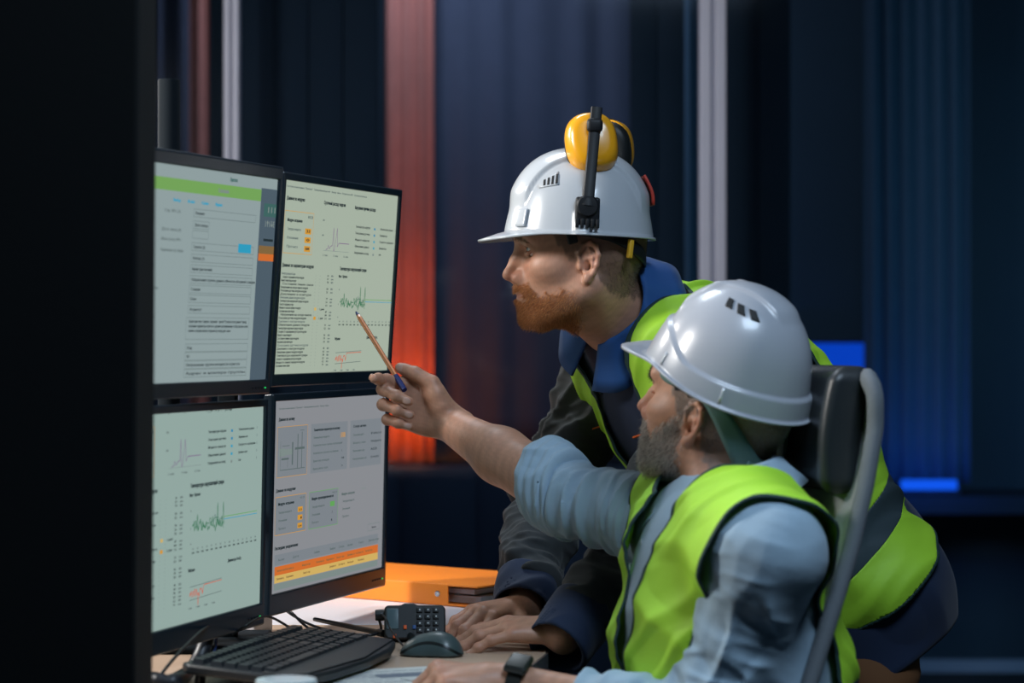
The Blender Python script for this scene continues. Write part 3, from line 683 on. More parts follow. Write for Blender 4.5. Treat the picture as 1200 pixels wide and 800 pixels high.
# ------------------------------------------------------------------ mouse
m_ms = mat('dark grey mouse shell', (.055, .085, .090), .38, coat=.1); m_ms2 = mat('black mouse band', (.006, .010, .012), .35)
mo = deskpt(505, 768); M = frame(mo, unit(V3(-.93, .12, 0)), unit(V3(-.12, -.93, 0)), V3(0, 0, 1)) @ tr(0, 0, 0)
t = thing('computer_mouse', 'dark grey computer mouse with a black side band beside the radio', 'mouse', Matrix(M.tolist()))
def mouse_f(p):
    q = p.copy(); x = q[:, 0]
    c = np.stack([x, q[:, 1] * (1 + .25 * np.exp(-(x / .02) ** 2)), q[:, 2] - .001], 1)
    d = ell(c, (0, 0, -.004), (.047, .030, .036)); d = smin(d, ell(c, (-.014, 0, 0), (.032, .029, .034)), .01)
    return smax(d, -(q[:, 2] - .0015), .003)
Vm, Fm = surface(mouse_f, (-.06, -.04, -.01), (.06, .04, .05), .0012)
sband = .0022 - np.abs(Vm[:, 2] - (.019 + .16 * (Vm[:, 0] + .02) - 9 * (Vm[:, 0] + .01) ** 2 * (1)))
V1, F1 = clip(Vm, Fm, -sband - .0); V2, F2 = clip(Vm, Fm, sband)
raw('shell', app(M, V1), F1, m_ms, t); raw('side_band', app(M, V2), F2, m_ms2, t)
MB(M @ tr(.030, 0, .0285) @ rotm('X', 90)).lathe([(.003, -.003), (.0055, -.002), (.0055, .002), (.003, .003)], 16).build('scroll_wheel', m_ms2, t)

# ------------------------------------------------------------------ two-way radio lying on its side
m_rad = mat('black radio plastic', (.008, .010, .012), .45, bump=[('noise', 700, .2, .0004)]); m_lcd = mat('grey display', (.10, .15, .17), .2)
m_orb = mat('orange button', (.8, .12, .02), .5); m_blb = mat('blue button', (.03, .10, .3), .5); m_wht = mat('white legend', (.55, .6, .6), .6)
r0 = deskpt(448, 750); r1 = deskpt(522, 753)
ax = unit(V3(.97, .05, 0)); az = unit(V3(0.05, -.94, .34)); ay = np.cross(az, ax)   # long axis right, face to the viewer, up
M = frame(r0 + V3(.004, -.020, .001), ax, unit(ay), az)
t = thing('two_way_radio', 'black two-way radio with keypad and antenna lying on the desk edge-on', 'radio', Matrix(M.tolist()))
H_ = .054; Lr = .094
b = MB(M); b.prism([(0, .006), (.006, .0), (Lr - .004, .0), (Lr, .004), (Lr, H_ - .006), (Lr - .005, H_ - .001), (.05, H_ - .001), (.046, H_ + .002), (.030, H_ + .002), (.026, H_ - .001), (.004, H_ - .001), (0, H_ - .006)], -.016, .016); b.build('body', m_rad, t, bevel=.003)
b = MB(M); b.box((.013, H_ * .58, .0165), (.018, .032, .002), b=.001); b.build('display', m_lcd, t)
for i in range(3):
    for j in range(4):
        MB(M).box((.056 + i * .0125 - .002, .013 + j * .0105, .0168), (.009, .0075, .003), b=.001).build('key', m_rad, t)
b = MB(M)
for i in range(3):
    for j in range(4): b.box((.0545 + i * .0125, .0135 + j * .0105, .0185), (.0022, .0022, .0004))
b.build('key_legends', m_wht, t)
for x, y, m_ in ((.032, .018, m_orb), (.046, .018, m_blb), (.016, .004, m_orb)): MB(M).box((x, y, .0170), (.005, .0065, .003), b=.001).build('button', m_, t)
MB(M @ tr(0, H_ - .013, 0) @ rotm('Y', -90)).lathe([(0, 0), (.0085, 0), (.009, .004), (.0085, .013), (.007, .014), (0, .014)], 16).build('knob', m_rad, t)
An = app(M, (0, .012, 0)); Ae = deskpt(366, 737) + V3(0, .02, .014)
MB().tube([An, An * .93 + Ae * .07, An * .9 + Ae * .1, Ae * .6 + An * .4, Ae * .98 + An * .02, Ae], [.006, .006, .0045, .0040, .0034, .001], 12).build('antenna', m_rad, t)

# ------------------------------------------------------------------ small white adapter, sleeve of cables, cables, white cup lid at the bottom
m_cbl = mat('black cable', (.006, .009, .013), .45); m_slv = mat('black corrugated sleeve', (.007, .010, .016), .4)
p = deskpt(301, 741)
b = MB(frame(p, unit(V3(.5, .87, 0)), unit(V3(-.87, .5, 0)), V3(0, 0, 1))); b.box((0, 0, .016), (.05, .028, .032), b=.004)
tag(b.build('power_adapter', m_white), 'small white power adapter standing behind the black keyboard', 'adapter')
def cable(pts, r, label, m_=None, n=24):
    P_ = [np.asarray(q, float) for q in pts]; out = []
    for i in range(len(P_) - 1):
        p0, p1, p2, p3 = P_[max(i - 1, 0)], P_[i], P_[i + 1], P_[min(i + 2, len(P_) - 1)]
        for s in np.linspace(0, 1, 9)[:-1]:
            out.append(.5 * ((2 * p1) + (p2 - p0) * s + (2 * p0 - 5 * p1 + 4 * p2 - p3) * s * s + (3 * p1 - p0 - 3 * p2 + p3) * s ** 3))
    out.append(P_[-1])
    if label is None: return out
    return tag(MB().tube(out, r, 8).build('cable', m_ or m_cbl, smooth=True), label, 'cable')
z = V3(0, 0, 1)
cable([P(318, 700, 3.86), P(345, 722, 3.84), P(380, 737, 3.82), deskpt(430, 744, .752), P(446, 738, 3.75), app(M, (-.008, H_ - .02, 0))], .0022, 'black cable running from the monitors along the antenna to the radio')
cable([P(322, 702, 3.88), P(340, 716, 3.86), P(352, 728, 3.8), deskpt(362, 738, .75), deskpt(352, 745, .748)], .0022, 'short black cable dropping behind the top of the keyboard')
cable([P(270, 745, 3.75), deskpt(285, 735, .78), deskpt(312, 722, .785), deskpt(340, 735, .76), deskpt(356, 742, .745)], .002, 'thin black cable arching over the desk from the monitor stand')
cable([app(M, (-.006, H_ - .012, .004)), app(M, (.002, .03, .028)), app(M, (.012, .004, .05)), deskpt(478, 762, .745), deskpt(490, 763, .748)], .0016, 'thin black cable looping down the front of the radio to the mouse')
cable([deskpt(185, 795, .76), deskpt(205, 770, .78), deskpt(235, 740, .79), P(262, 722, 3.66)], .0022, 'black cable slanting up at the left edge below the monitors')
cable([P(254, 742, 3.60), P(252, 760, 3.55), P(246, 778, 3.50), P(244, 800, 3.42)], .0022, 'dark blue cable hanging beside the corrugated sleeve', mat('blue cable', (.01, .03, .12), .4))
path = cable([P(243, 738, 3.60), P(238, 760, 3.52), P(225, 785, 3.42), deskpt(200, 800, .755), deskpt(178, 797, .755), deskpt(150, 800, .755)], 1, None)
rr = [.0105 + (.0014 if i % 2 else -.0008) for i in range(len(path) * 3)]
dense = []
for a_, b_ in zip(path[:-1], path[1:]):
    for s in (0, .33, .66): dense.append(a_ + (b_ - a_) * s)
tag(MB().tube(dense, rr[:len(dense)], 12).build('cable_sleeve', m_slv), 'thick black corrugated cable sleeve curling on the desk at the lower left', 'cable sleeve')
p = deskpt(352, 801, .762); b = MB(tr(p[0] - .005, p[1] - .14, DZ)); b.lathe([(0, 0), (.030, 0), (.034, .03), (.037, .040), (.0385, .044), (.037, .048), (.030, .049), (0, .047)], 32)
tag(b.build('round_dish', mat('pale blue glazed ceramic', (.45, .55, .60), .2, coat=.3)), 'pale round dish just showing at the bottom edge in front of the keyboard', 'dish')
# ------------------------------------------------------------------ heads (local: +x forward, +y left, +z up, origin between the ear canals)
def ear_sdf(q, s):
    y0 = .073; q = (q - V3(.004, 0, 0)) / .96
    def e(x, z, o=0): return np.array([x, s * (y0 + .006 - x * .36 + o), z])
    L = np.array([1, s * -.36, 0]); L = L / np.linalg.norm(L); N = np.array([.36, s * 1.0, 0]); N = N / np.linalg.norm(N)
    Rm = np.stack([L, N, np.array([0, 0, 1.])], 1)
    d = ell(q, e(-.006, .005, -.003), (.0155, .0035, .027), Rm)
    hx = [e(.009, .004, .001), e(.011, .018, .001), e(.004, .030, .001), e(-.007, .034, .001), e(-.017, .028, .001), e(-.0205, .014, .001), e(-.018, -.002), e(-.012, -.015), e(-.004, -.024)]
    d = smin(d, chain(q, hx, [.0026, .0032, .0036, .0036, .0036, .0036, .0034, .004, .0055]), .003)
    d = smin(d, chain(q, [e(-.006, .024), e(-.0115, .012), e(-.0105, -.002), e(-.004, -.012)], [.002, .0034, .0034, .003]), .003)
    d = smin(d, rc(q, e(-.003, -.020, -.001), e(-.001, -.0265, -.001), .0065, .006), .004)
    d = smin(d, ell(q, e(.0085, -.003, -.002), (.0045, .0045, .007)), .003)
    d = smax(d, -ell(q, e(-.001, -.003, .004), (.0075, .011, .0105), Rm), .003)
    d = smax(d, -ell(q, e(-.003, .017, .005), (.009, .0055, .006), Rm), .003)
    return d * .96
def head_sdf(q, o):
    d = ell(q, (-.002, 0, .050), (.097, .0745, .084))
    d = smin(d, ell(q, (-.028, 0, .016), (.056, .063, .060)), .04)
    d = smin(d, ell(q, (.040, 0, -.010), (.058, .059, .078)), .035)
    for s in (-1, 1):
        d = smin(d, rc(q, (.008, s * .053, -.045), (.068, s * .022, -.084), .016, .015), .03)
        d = smin(d, ell(q, (.060, s * .046, -.004), (.026, .019, .017)), .025)
        d = smin(d, rc(q, (.083, s * .040, .041), (.096, s * .014, .041), .008, .009), .014)
    d = smin(d, ell(q, (.082, 0, -.083), (.018, .022, .018)), .02)
    d = smin(d, ell(q, (.082, 0, -.046), (.022, .029, .028)), .02)
    d = smin(d, ell(q, (.086, 0, .055), (.018, .045, .03)), .03)
    for s in (-1, 1):                          # eye sockets
        d = smax(d, -ell(q, (.103, s * .031, .024), (.020, .019, .013)), .016)
        eb = np.sqrt(((q - V3(.082, s * .0315, .0245)) ** 2).sum(1))
        # lids: upper and lower arcs over the ball
        up = chain(q, [(.083, s * .0455, .0245), (.0925, s * .040, .0310), (.0955, s * .031, .0330), (.0930, s * .0215, .0285), (.090, s * .0175, .0235)], [.0022, .0026, .0028, .0026, .002], .003)
        lw = chain(q, [(.083, s * .0455, .0240), (.0915, s * .040, .0185), (.0935, s * .031, .0170), (.0920, s * .022, .0190), (.090, s * .0175, .0230)], [.002, .0024, .0026, .0024, .002], .003)
        d = smin(d, smin(up, lw, .003), .006)
        d = smax(d, -(eb - .0114), .002)
        d = smin(d, rc(q, (.090, s * .046, .0445), (.1015, s * .016, .0385), .0045, .005), .010)   # brow
    # nose
    n = chain(q, [(.099, 0, .026), (.110, 0, .008), (.1185, 0, -.010)], [.0075, .0076, .0085], .006)
    n = smin(n, ell(q, (.1195, 0, -.0160), (.0105, .0095, .0085)), .006)
    n = smin(n, rc(q, (.113, 0, -.022), (.101, 0, -.030), .0045, .005), .005)
    for s in (-1, 1):
        n = smin(n, ell(q, (.1045, s * .0125, -.0205), (.0105, .0058, .0078)), .006)
    d = smin(d, rc(q, (.092, 0, .022), (.098, 0, -.022), .010, .011), .012)
    d = smin(d, n, .013)
    for s in (-1, 1): d = smax(d, -ell(q, (.109, s * .0066, -.0285), (.0042, .0024, .0032)), .003)
    # lips
    d = smax(d, -rc(q, (.1115, -.02, -.0475), (.1115, .02, -.0475), .0045), .004)
    d = smin(d, chain(q, [(.091, -.023, -.0475), (.1035, -.007, -.0425), (.1040, 0, -.0435), (.1035, .007, -.0425), (.091, .023, -.0475)], [.002, .0042, .004, .0042, .002], .004), .004)
    d = smin(d, chain(q, [(.091, -.022, -.0490), (.1010, -.008, -.0535), (.1020, 0, -.0545), (.1010, .008, -.0535), (.091, .022, -.0490)], [.002, .0044, .005, .0044, .002], .004), .004)
    for s in (-1, 1): d = smin(d, ear_sdf(q, s), .004)
    return d
def head_tint(q, o):                           # the skin's own colour: lips, beard ground, cropped hair
    n = len(q); x, y, z = q.T
    c = np.tile(np.array(o['skin']), (n, 1))
    def mixc(w, col): c[:] = c * (1 - w[:, None]) + np.array(col) * w[:, None]
    rosy = np.exp(-(((x - .085) / .03) ** 2 + ((np.abs(y) - .035) / .02) ** 2 + ((z + .005) / .018) ** 2)) + np.exp(-(((x - .118) / .012) ** 2 + ((z + .017) / .012) ** 2)) + .8 * np.exp(-(((x + .006) / .02) ** 2 + ((np.abs(y) - .088) / .012) ** 2 + ((z - .004) / .03) ** 2))
    mixc(np.clip(rosy, 0, 1) * .45, o['rosy'])
    lip = sstep(.0065, .0035, np.abs(z + .0485 + .0)) * sstep(.096, .100, x) * sstep(.021, .017, np.abs(y))
    mixc(lip * .8, o['lip'])
    mixc(beard_w(q, o) * o.get('beard_ground', .75), o['beard'])
    mixc(hair_w(q, o) * .7, o['hair'])
    for s in (-1, 1):
        b = sstep(.005, .0015, np.abs(z - (.0435 - .35 * np.maximum(np.abs(y) - .030, 0) + .0))) * sstep(.012, .018, s * y) * sstep(.050, .045, s * y) * sstep(.082, .088, x)
        mixc(b * .75, o['brow'])
    c *= (1 + .05 * sn(q, 60, 3) + .04 * sn(q, 180, 4))[:, None]
    return np.clip(c, .002, 1)
def beard_w(q, o):
    x, y, z = q.T
    jit = .004 * sn(q, 90, 2)
    top = np.interp(x, [-.01, .02, .05, .075, .09, .12], o.get('beard_top', [-.005, -.012, -.036, -.050, -.030, -.028]))
    w = sstep(.009, -.010, z - top + jit * 1.6) * sstep(.010, .024, x + jit * 1.5 - (z + .02) * .15)
    w *= sstep(-.118, -.098, z - x * .15)
    w *= sstep(.080, .076, np.abs(y))
    mouth = sstep(.007, .004, np.abs(z + .0485)) * sstep(.024, .018, np.abs(y)) * sstep(.09, .095, x)
    phil = sstep(-.031, -.027, z) * sstep(.09, .1, x)
    soul = sstep(.006, .012, np.abs(y)) * sstep(-.060, -.056, z) * sstep(.09, .095, x) * (z < -.052)
    nose = sstep(.110, .114, x)
    return np.clip(w * (1 - mouth) * (1 - phil) * (1 - .8 * soul) * (1 - nose * (z > -.034)), 0, 1)
def hair_w(q, o):
    x, y, z = q.T; jit = .004 * sn(q, 90, 9)
    a = sstep(-.006, .006, z - np.interp(x, [-.10, -.05, -.02, .0, .02, .045, .06, .08], [-.050, -.050, -.028, .030, .000, .030, .050, .07]) + jit)
    return a * (1 - sstep(.05, .062, x) * (z < .07)) * sstep(.082, .078, np.abs(y))

def strands(V, Fc, w, n, L, r, seed, dirf, q_of, curl=.35):
    """fine tapered hairs on a surface: each a 3-sided spike of two segments"""
    rs = np.random.RandomState(seed); T = np.concatenate([Fc[:, [0, 1, 2]], Fc[:, [0, 2, 3]]]) if Fc.shape[1] == 4 else Fc
    A = np.linalg.norm(np.cross(V[T[:, 1]] - V[T[:, 0]], V[T[:, 2]] - V[T[:, 0]]), axis=1) * w[T].mean(1)
    pk = rs.choice(len(T), n, p=A / A.sum()); b = rs.dirichlet((1, 1, 1), n)
    pos = (V[T[pk]] * b[:, :, None]).sum(1); NN = normals(V, Fc)[T[pk]].mean(1)
    d = dirf(pos, NN) + rs.normal(size=(n, 3)) * curl * .5; d /= np.linalg.norm(d, axis=1)[:, None]
    d2 = d + rs.normal(size=(n, 3)) * curl + V3(0, 0, -.25); d2 /= np.linalg.norm(d2, axis=1)[:, None]
    LL = L * rs.uniform(.55, 1.2, n)[:, None]; a = np.cross(d, rs.normal(size=(n, 3))); a /= np.linalg.norm(a, axis=1)[:, None]; c = np.cross(d, a)
    out = []
    for k, (base, rr) in enumerate(((pos - NN * .0005, r), (pos + d * LL * .5, r * .8))):
        for t in (0, 2.09, 4.19): out.append(base + (a * math.cos(t) + c * math.sin(t)) * rr)
    out.append(pos + d * LL * .5 + d2 * LL * .5)
    VV = np.stack(out, 1).reshape(-1, 3); i = np.arange(n)[:, None] * 7
    Fq = np.concatenate([i + np.array([[0, 1, 4, 3]]), i + np.array([[1, 2, 5, 4]]), i + np.array([[2, 0, 3, 5]])])
    Ft = np.concatenate([i + np.array([[3, 4, 6, -1]]), i + np.array([[4, 5, 6, -1]]), i + np.array([[5, 3, 6, -1]])])
    Ft[:, 3] = -1
    return VV, np.concatenate([Fq, Ft])
# ------------------------------------------------------------------ hands (local: +x to the fingers, +y to the thumb side, +z back of the hand)
FL = dict(index=[.043, .026, .021], middle=[.047, .030, .022], ring=[.044, .028, .022], pinky=[.034, .021, .019])
FM = dict(index=(.088, .025, .000), middle=(.091, .004, .003), ring=(.086, -.016, .001), pinky=(.077, -.034, -.004))
FR = dict(index=.0092, middle=.0094, ring=.0088, pinky=.0078)
def finger_pts(name, flex, spread):
    p = np.array(FM[name], float); out = [p.copy()]; a = 0
    for L, f in zip(FL[name], flex):
        a += f; d = np.array([math.cos(R_(a)) * math.cos(R_(spread)), math.cos(R_(a)) * math.sin(R_(spread)), -math.sin(R_(a))])
        p = p + d * L; out.append(p.copy())
    return out, a
class Hand:
    def __init__(s, o, X, Z, right, pose, thumb=None, thumb_world=None):
        X = unit(X); Z = unit(Z - X * (X @ Z)); Y = np.cross(Z, X)
        if not right: Y = -Y
        s.o = np.asarray(o, float); s.R = np.stack([X, Y, Z], 1); s.f = {}; s.nails = []
        for k, (flex, sp) in pose.items():
            pts, a = finger_pts(k, flex, sp); s.f[k] = pts
            t = unit(pts[3] - pts[2]); up = unit(np.cross(np.cross(t, (math.sin(R_(a)), 0, math.cos(R_(a)))), t))
            s.nails.append((pts[3] - t * .003 + up * FR[k] * .78, t, up, FR[k]))
        if thumb_world is not None: th = [(np.asarray(q) - s.o) @ s.R for q in thumb_world]
        else: th = [np.array(q, float) for q in (thumb or [(.018, .020, -.008), (.048, .044, -.014), (.074, .058, -.014), (.094, .064, -.016)])]
        s.th = th; t = unit(th[3] - th[2]); up = (0, 0, 1.) if thumb_world is None else (0, 0, -1.)
        up = unit(np.array(up) - t * (t @ np.array(up))); s.nails.append((th[3] - t * .003 + up * .0075, t, up, .0095))
    def sdf(s, p):
        q = (p - s.o) @ s.R
        d = rc(q, (-.012, .003, 0), (.020, .004, 0), .0235, .024)
        d = smin(d, ell(q, (.045, -.003, -.004), (.048, .036, .0155)), .012)
        for k, w in (('index', .004), ('middle', .0), ('ring', -.004), ('pinky', -.010)):
            m = FM[k]; d = smin(d, rc(q, (.018, w, .002), m, .013, .0115 if k != 'pinky' else .0105), .012)
        th = s.th
        d = smin(d, rc(q, (.012, .008, -.004), th[0] * .5 + th[1] * .5, .016, .016), .014)
        t = chain(q, th, [.0155, .0125, .0105, .0085], .004)
        t = smin(t, ell(q, th[2] * .35 + th[3] * .65, (.0105, .0095, .0095)), .003)
        d = smin(d, t, .010)
        for k, pts in s.f.items():
            r = FR[k]; c = chain(q, pts, [r * 1.12, r * .98, r * .9, r * .78], .003)
            for j in (1, 2): c = smin(c, np.sqrt(((q - pts[j]) ** 2).sum(1)) - r * (1.06 if j == 1 else .97), .004)
            d = smin(d, c, .0045)
        for c, t, up, r in s.nails:
            d = smin(d, ell(q, c, (.0062, r * .62, .0016), np.stack([t, np.cross(up, t), up], 1)), .0012)
        return d
    def tint(s, p, col, o):
        q = (p - s.o) @ s.R
        for c, t, up, r in s.nails:
            e = ell(q, c + up * .0008, (.0064, r * .68, .003), np.stack([t, np.cross(up, t), up], 1))
            w = sstep(.0006, -.0004, e)[:, None]; col[:] = col * (1 - w) + np.array(o['nail']) * w
        for k, pts in s.f.items():
            for j in (0, 1, 2):
                w = np.exp(-((q - pts[j] - V3(0, 0, .006)) ** 2).sum(1) / .009 ** 2)[:, None] * .35
                col[:] = col * (1 - w) + np.array(o['rosy']) * w

# ------------------------------------------------------------------ bodies
def folds(p, a, b, amp, fa, fp, seed):
    T = unit(np.asarray(b) - a); al = (p - a) @ T; pe = p - a - al[:, None] * T
    n = sn(pe * fp + al[:, None] * T * fa, 1, seed)
    return amp * (.40 - np.minimum(np.sqrt(n * n + .02), .95))
class Person:
    def __init__(s, ho, hF, hU, nb, ls, rs, hip, F):
        hF = unit(hF); hU = unit(hU - hF * (hF @ hU)); hL = np.cross(hU, hF)
        s.ho = ho; s.HR = np.stack([hF, hL, hU], 1); s.HM = frame(ho, hF, hL, hU)
        s.nb = nb; s.ls = ls; s.rs = rs; s.hip = hip; s.mid = (ls + rs) / 2
        U = unit(s.mid - hip); L = unit(ls - rs); L = unit(L - U * (L @ U)); Fw = np.cross(L, U)
        s.U, s.L, s.F = U, L, Fw; s.TR = np.stack([Fw, L, U], 1)
    def hq(s, p): return (p - s.ho) @ s.HR
    def tq(s, p): return (p - s.mid) @ s.TR
    def torso(s, p, k=1.0):
        U, F = s.U, s.F; Ln = np.linalg.norm(s.mid - s.hip)
        d = ell(p, s.mid - U * .13 + F * .012, (.118 * k, .158 * k, .20), s.TR)
        d = smin(d, ell(p, s.mid - U * Ln * .62 + F * s.__dict__.get('belly', .0), (.118 * k, .148 * k, .18), s.TR), .08)
        d = smin(d, ell(p, s.hip, (.125, .17, .13), s.TR), .08)
        d = smin(d, rc(p, s.ls, s.rs, .060), .05)
        if s.__dict__.get('hump'):
            c_, r_ = s.hump; d = smin(d, ell(p, s.mid + U * c_[0] + F * c_[1], np.array(r_) * k, s.TR), .06)
        d = smin(d, rc(p, s.nb, s.ls, .050, .056), .04); d = smin(d, rc(p, s.nb, s.rs, .050, .056), .04)
        return d
    def neck(s, p):
        a = s.ho + s.HR @ V3(-.022, 0, -.03); b = s.nb
        d = rc(p, a, b, .055, .060)
        la = s.ho + s.HR @ V3(.018, 0, -.070); d = smin(d, rc(p, la, b + s.F * .012, .026, .036), .04)
        for q in (-1, 1):
            d = smin(d, rc(p, s.ho + s.HR @ V3(-.012, q * .055, -.035), s.nb + s.F * .05 + s.L * q * .018, .014, .012), .022)
        return d

def collar(parent, name, S, material, r0, h, flap, gap, lab=None, tilt=0, wing=.03, thick=.003, c0=None, up=None, e=(1.0, 1.0), back=0.0):
    """folded shirt collar: band rising round the neck, folded outwards, open at the front"""
    c0 = S.nb if c0 is None else c0; U = unit(S.U if up is None else up); F = unit(S.F - U * (S.F @ U)); L = np.cross(U, F)
    rows = []
    phis = np.linspace(gap, 360 - gap, 73)
    for ph in phis:
        a = R_(ph); fr = math.cos(a); front = max(0, fr) ** 3
        d = F * math.cos(a) * e[0] + L * math.sin(a) * e[1]
        hh = h * (1 - .35 * front + back * max(0, -fr)); fl = flap * (1 + wing / flap * front ** 2); jig = .002 * math.sin(5 * a) + .0015 * math.sin(11 * a + 1)
        base = c0 + U * -.018
        sp = 1 + .9 * front; prof = [(r0 + .004, -.004), (r0, hh * .5), (r0 - .001, hh * .92), (r0 + .003, hh * 1.04), (r0 + .008, hh * .95), (r0 + .011 + fl * .18 * sp, hh - fl * .38), (r0 + .015 + fl * .42 * sp, hh - fl * .75), (r0 + .016 + fl * .60 * sp, hh - fl)]
        rows.append([base + d * (rr + jig * (i > 3)) + U * zz for i, (rr, zz) in enumerate(prof)])
    n = len(rows[0]); V = np.array(rows).reshape(-1, 3)
    Fc = np.array([(i * n + j, (i + 1) * n + j, (i + 1) * n + j + 1, i * n + j + 1) for i in range(len(rows) - 1) for j in range(n - 1)])
    o = raw(name, V, Fc, material, parent, solid=thick, off=0)
    if lab: o['label'] = lab
    return o
# ------------------------------------------------------------------ the two men
m_skinA = mat('skin fair', rough=.48, sss=.12, attr='tint', bump=[('noise', 420, .10, .0006), ('voronoi', 900, .06, .0003)])
m_skinB = mat('skin warm', rough=.48, sss=.12, attr='tint', bump=[('noise', 420, .10, .0006), ('voronoi', 900, .06, .0003)])
TA = dict(skin=(.56, .295, .195), rosy=(.52, .19, .13), lip=(.44, .17, .13), beard=(.20, .085, .035), hair=(.13, .085, .06), brow=(.17, .085, .04), nail=(.56, .33, .26), beard_ground=.32,
          beard_top=[-.040, -.038, -.046, -.052, -.030, -.028])
TB = dict(skin=(.56, .29, .19), rosy=(.52, .17, .11), lip=(.40, .16, .13), beard=(.30, .26, .24), hair=(.20, .175, .16), brow=(.08, .06, .05), nail=(.56, .35, .28), beard_ground=.6,
          beard_top=[.030, .012, -.020, -.045, -.030, -.028])
CAM = V3(0, 0, CZ)
def march(f, px, py, d0=2.8, d1=5.0, n=900):     # where the line of sight through a pixel meets a surface
    ds = np.linspace(d0, d1, n); pts = np.stack([P(px, py, d) for d in ds]); v = f(pts); i = int(np.argmax(v < 0))
    return pts[i] if v[i] < 0 else pts[np.argmin(v)]
# standing man, leaning on the desk
A = Person(P(684, 311, 3.86), (-1, -.06, .0), (.0, .0, 1), P(740, 388, 3.95), P(835, 432, 3.82), P(720, 430, 4.14), P(1008, 690, 4.06), None)
A.hump = ((-.17, -.080), (.100, .150, .235))
A.elL, A.wrL = P(762, 612, 3.80), P(660, 747, 3.60)
A.elR, A.wrR = P(645, 588, 4.08), P(612, 712, 3.86)
# seated man, pointing
B = Person(P(841, 496, 3.39), (-.80, .52, .31), (.28, -.20, .95), P(858, 598, 3.34), P(897, 646, 3.13), P(806, 622, 3.46), P(880, 960, 3.33), None)
B.elL, B.wrL = P(830, 850, 3.16), P(598, 800, 3.25)
B.elR, B.wrR = P(668, 582, 3.60), P(524, 496, 3.80)

# hands --------------------------------------------------------------
rest = dict(index=((22, 30, 14), 4), middle=((24, 30, 14), 1), ring=((24, 30, 14), -3), pinky=((20, 28, 14), -9))
A.hL = Hand(A.wrL + V3(.004, .02, .008), (-.985, .06, .06), (.06, -.12, .99), False, dict(index=((19, 18, 12), 9), middle=((19, 20, 12), 3), ring=((18, 20, 12), -4), pinky=((14, 18, 10), -15)))
A.hR = Hand(A.wrR + V3(-.004, 0, -.004), (-.66, -.75, .02), (.02, -.22, .97), True, dict(index=((34, 36, 10), 6), middle=((32, 34, 12), 2), ring=((30, 34, 12), -3), pinky=((26, 30, 12), -8)))
B.hL = Hand(B.wrL + V3(-.010, 0, .0), (-.97, -.05, .16), (.16, -.12, .97), False, dict(index=((52, 50, 24), 4), middle=((54, 52, 24), 1), ring=((54, 52, 24), -2), pinky=((50, 50, 24), -6)))
TH = [P(516, 476, 3.785), P(506, 449, 3.785), P(486, 437, 3.79), P(469, 431, 3.80)]
B.hR = Hand(B.wrR + V3(.010, 0, 0), (-.88, .08, .42), (-.02, .97, .05), True, dict(index=((36, 32, 12), -12), middle=((52, 92, 42), -2), ring=((58, 95, 45), -6), pinky=((60, 92, 45), -10)), thumb_world=TH)

def arm_skin(p, el, wr, hand, r0=.042, r1=.0255, k=1.0):
    m = el * .45 + wr * .55
    d = rc(p, el, m, r0 * k, .036 * k); d = smin(d, rc(p, m, wr, .036 * k, r1), .02)
    return smin(d, hand.sdf(p), .012)
def head_world(S):
    def f(p):
        return smin(head_sdf(S.hq(p), None), S.neck(p), .018)
    return f
def body_mesh(S, T, root, skin, name):
    pieces = []; cols = []
    fh = head_world(S); R = .155; c = S.ho
    lo = np.minimum(c - .145, S.nb - .09); hi = np.maximum(c + .145, S.nb + .09)
    V, Fc = surface(fh, lo, hi, .0017); pieces.append((V, Fc)); cols.append(head_tint(S.hq(V), T)); S.headmesh = (V, Fc)
    for el, wr, h in ((S.elL, S.wrL, S.hL), (S.elR, S.wrR, S.hR)):
        k_ = 1.14 if h is B.hR else .80 if h is B.hL else .72; f = lambda p: arm_skin(p, el, wr, h, k=k_)
        pts = np.array([el, wr, wr + h.R[:, 0] * .2]); V, Fc = surface(f, pts.min(0) - .08, pts.max(0) + .08, .0016)
        cc = np.tile(np.array(T['skin']) * .92, (len(V), 1)) * (1 + .06 * sn(V, 45, 5) + .05 * sn(V, 160, 6))[:, None]
        h.tint(V, cc, T); pieces.append((V, Fc)); cols.append(np.clip(cc, .002, 1))
    def trunk(p):
        d = S.torso(p, .93); d = smin(d, rc(p, S.ls, S.elL, .042, .028), .03); d = smin(d, rc(p, S.rs, S.elR, .042, .028), .03)
        for a_, k_, f_ in S.legs:
            d = smin(d, rc(p, a_, k_, .062, .050), .04); d = smin(d, rc(p, k_, f_, .055, .035), .02); d = smin(d, rc(p, f_, f_ + S.toe * .15, .035, .03), .02)
        return d
    allp = np.array([S.ls, S.rs, S.elL, S.elR, S.hip, S.nb] + [q for l in S.legs for q in l])
    V, Fc = surface(trunk, allp.min(0) - .2, allp.max(0) + .2, .012, newton=0); pieces.append((V, Fc)); cols.append(np.tile(np.array(T['skin']), (len(V), 1)))
    V, Fc = join(*pieces)
    return raw(name, V, Fc, skin, root, col=np.concatenate(cols))
hipA, hipB = A.hip, B.hip
A.toe = V3(-1, -.1, 0); B.toe = V3(-1, -.1, 0)
A.legs = [(A.hip + A.L * .07 - V3(.02, 0, .05), V3(.59, A.hip[1] - .10, .47), V3(.63, A.hip[1] - .09, .09)), (A.hip - A.L * .07 - V3(.02, 0, .05), V3(.57, A.hip[1] + .10, .47), V3(.61, A.hip[1] + .12, .09))]
B.legs = [(B.hip + B.L * .09, V3(B.hip[0] - .42, B.hip[1] - .17, .50), V3(B.hip[0] - .36, B.hip[1] - .20, .09)), (B.hip - B.L * .09, V3(B.hip[0] - .40, B.hip[1] + .14, .50), V3(B.hip[0] - .36, B.hip[1] + .16, .09))]

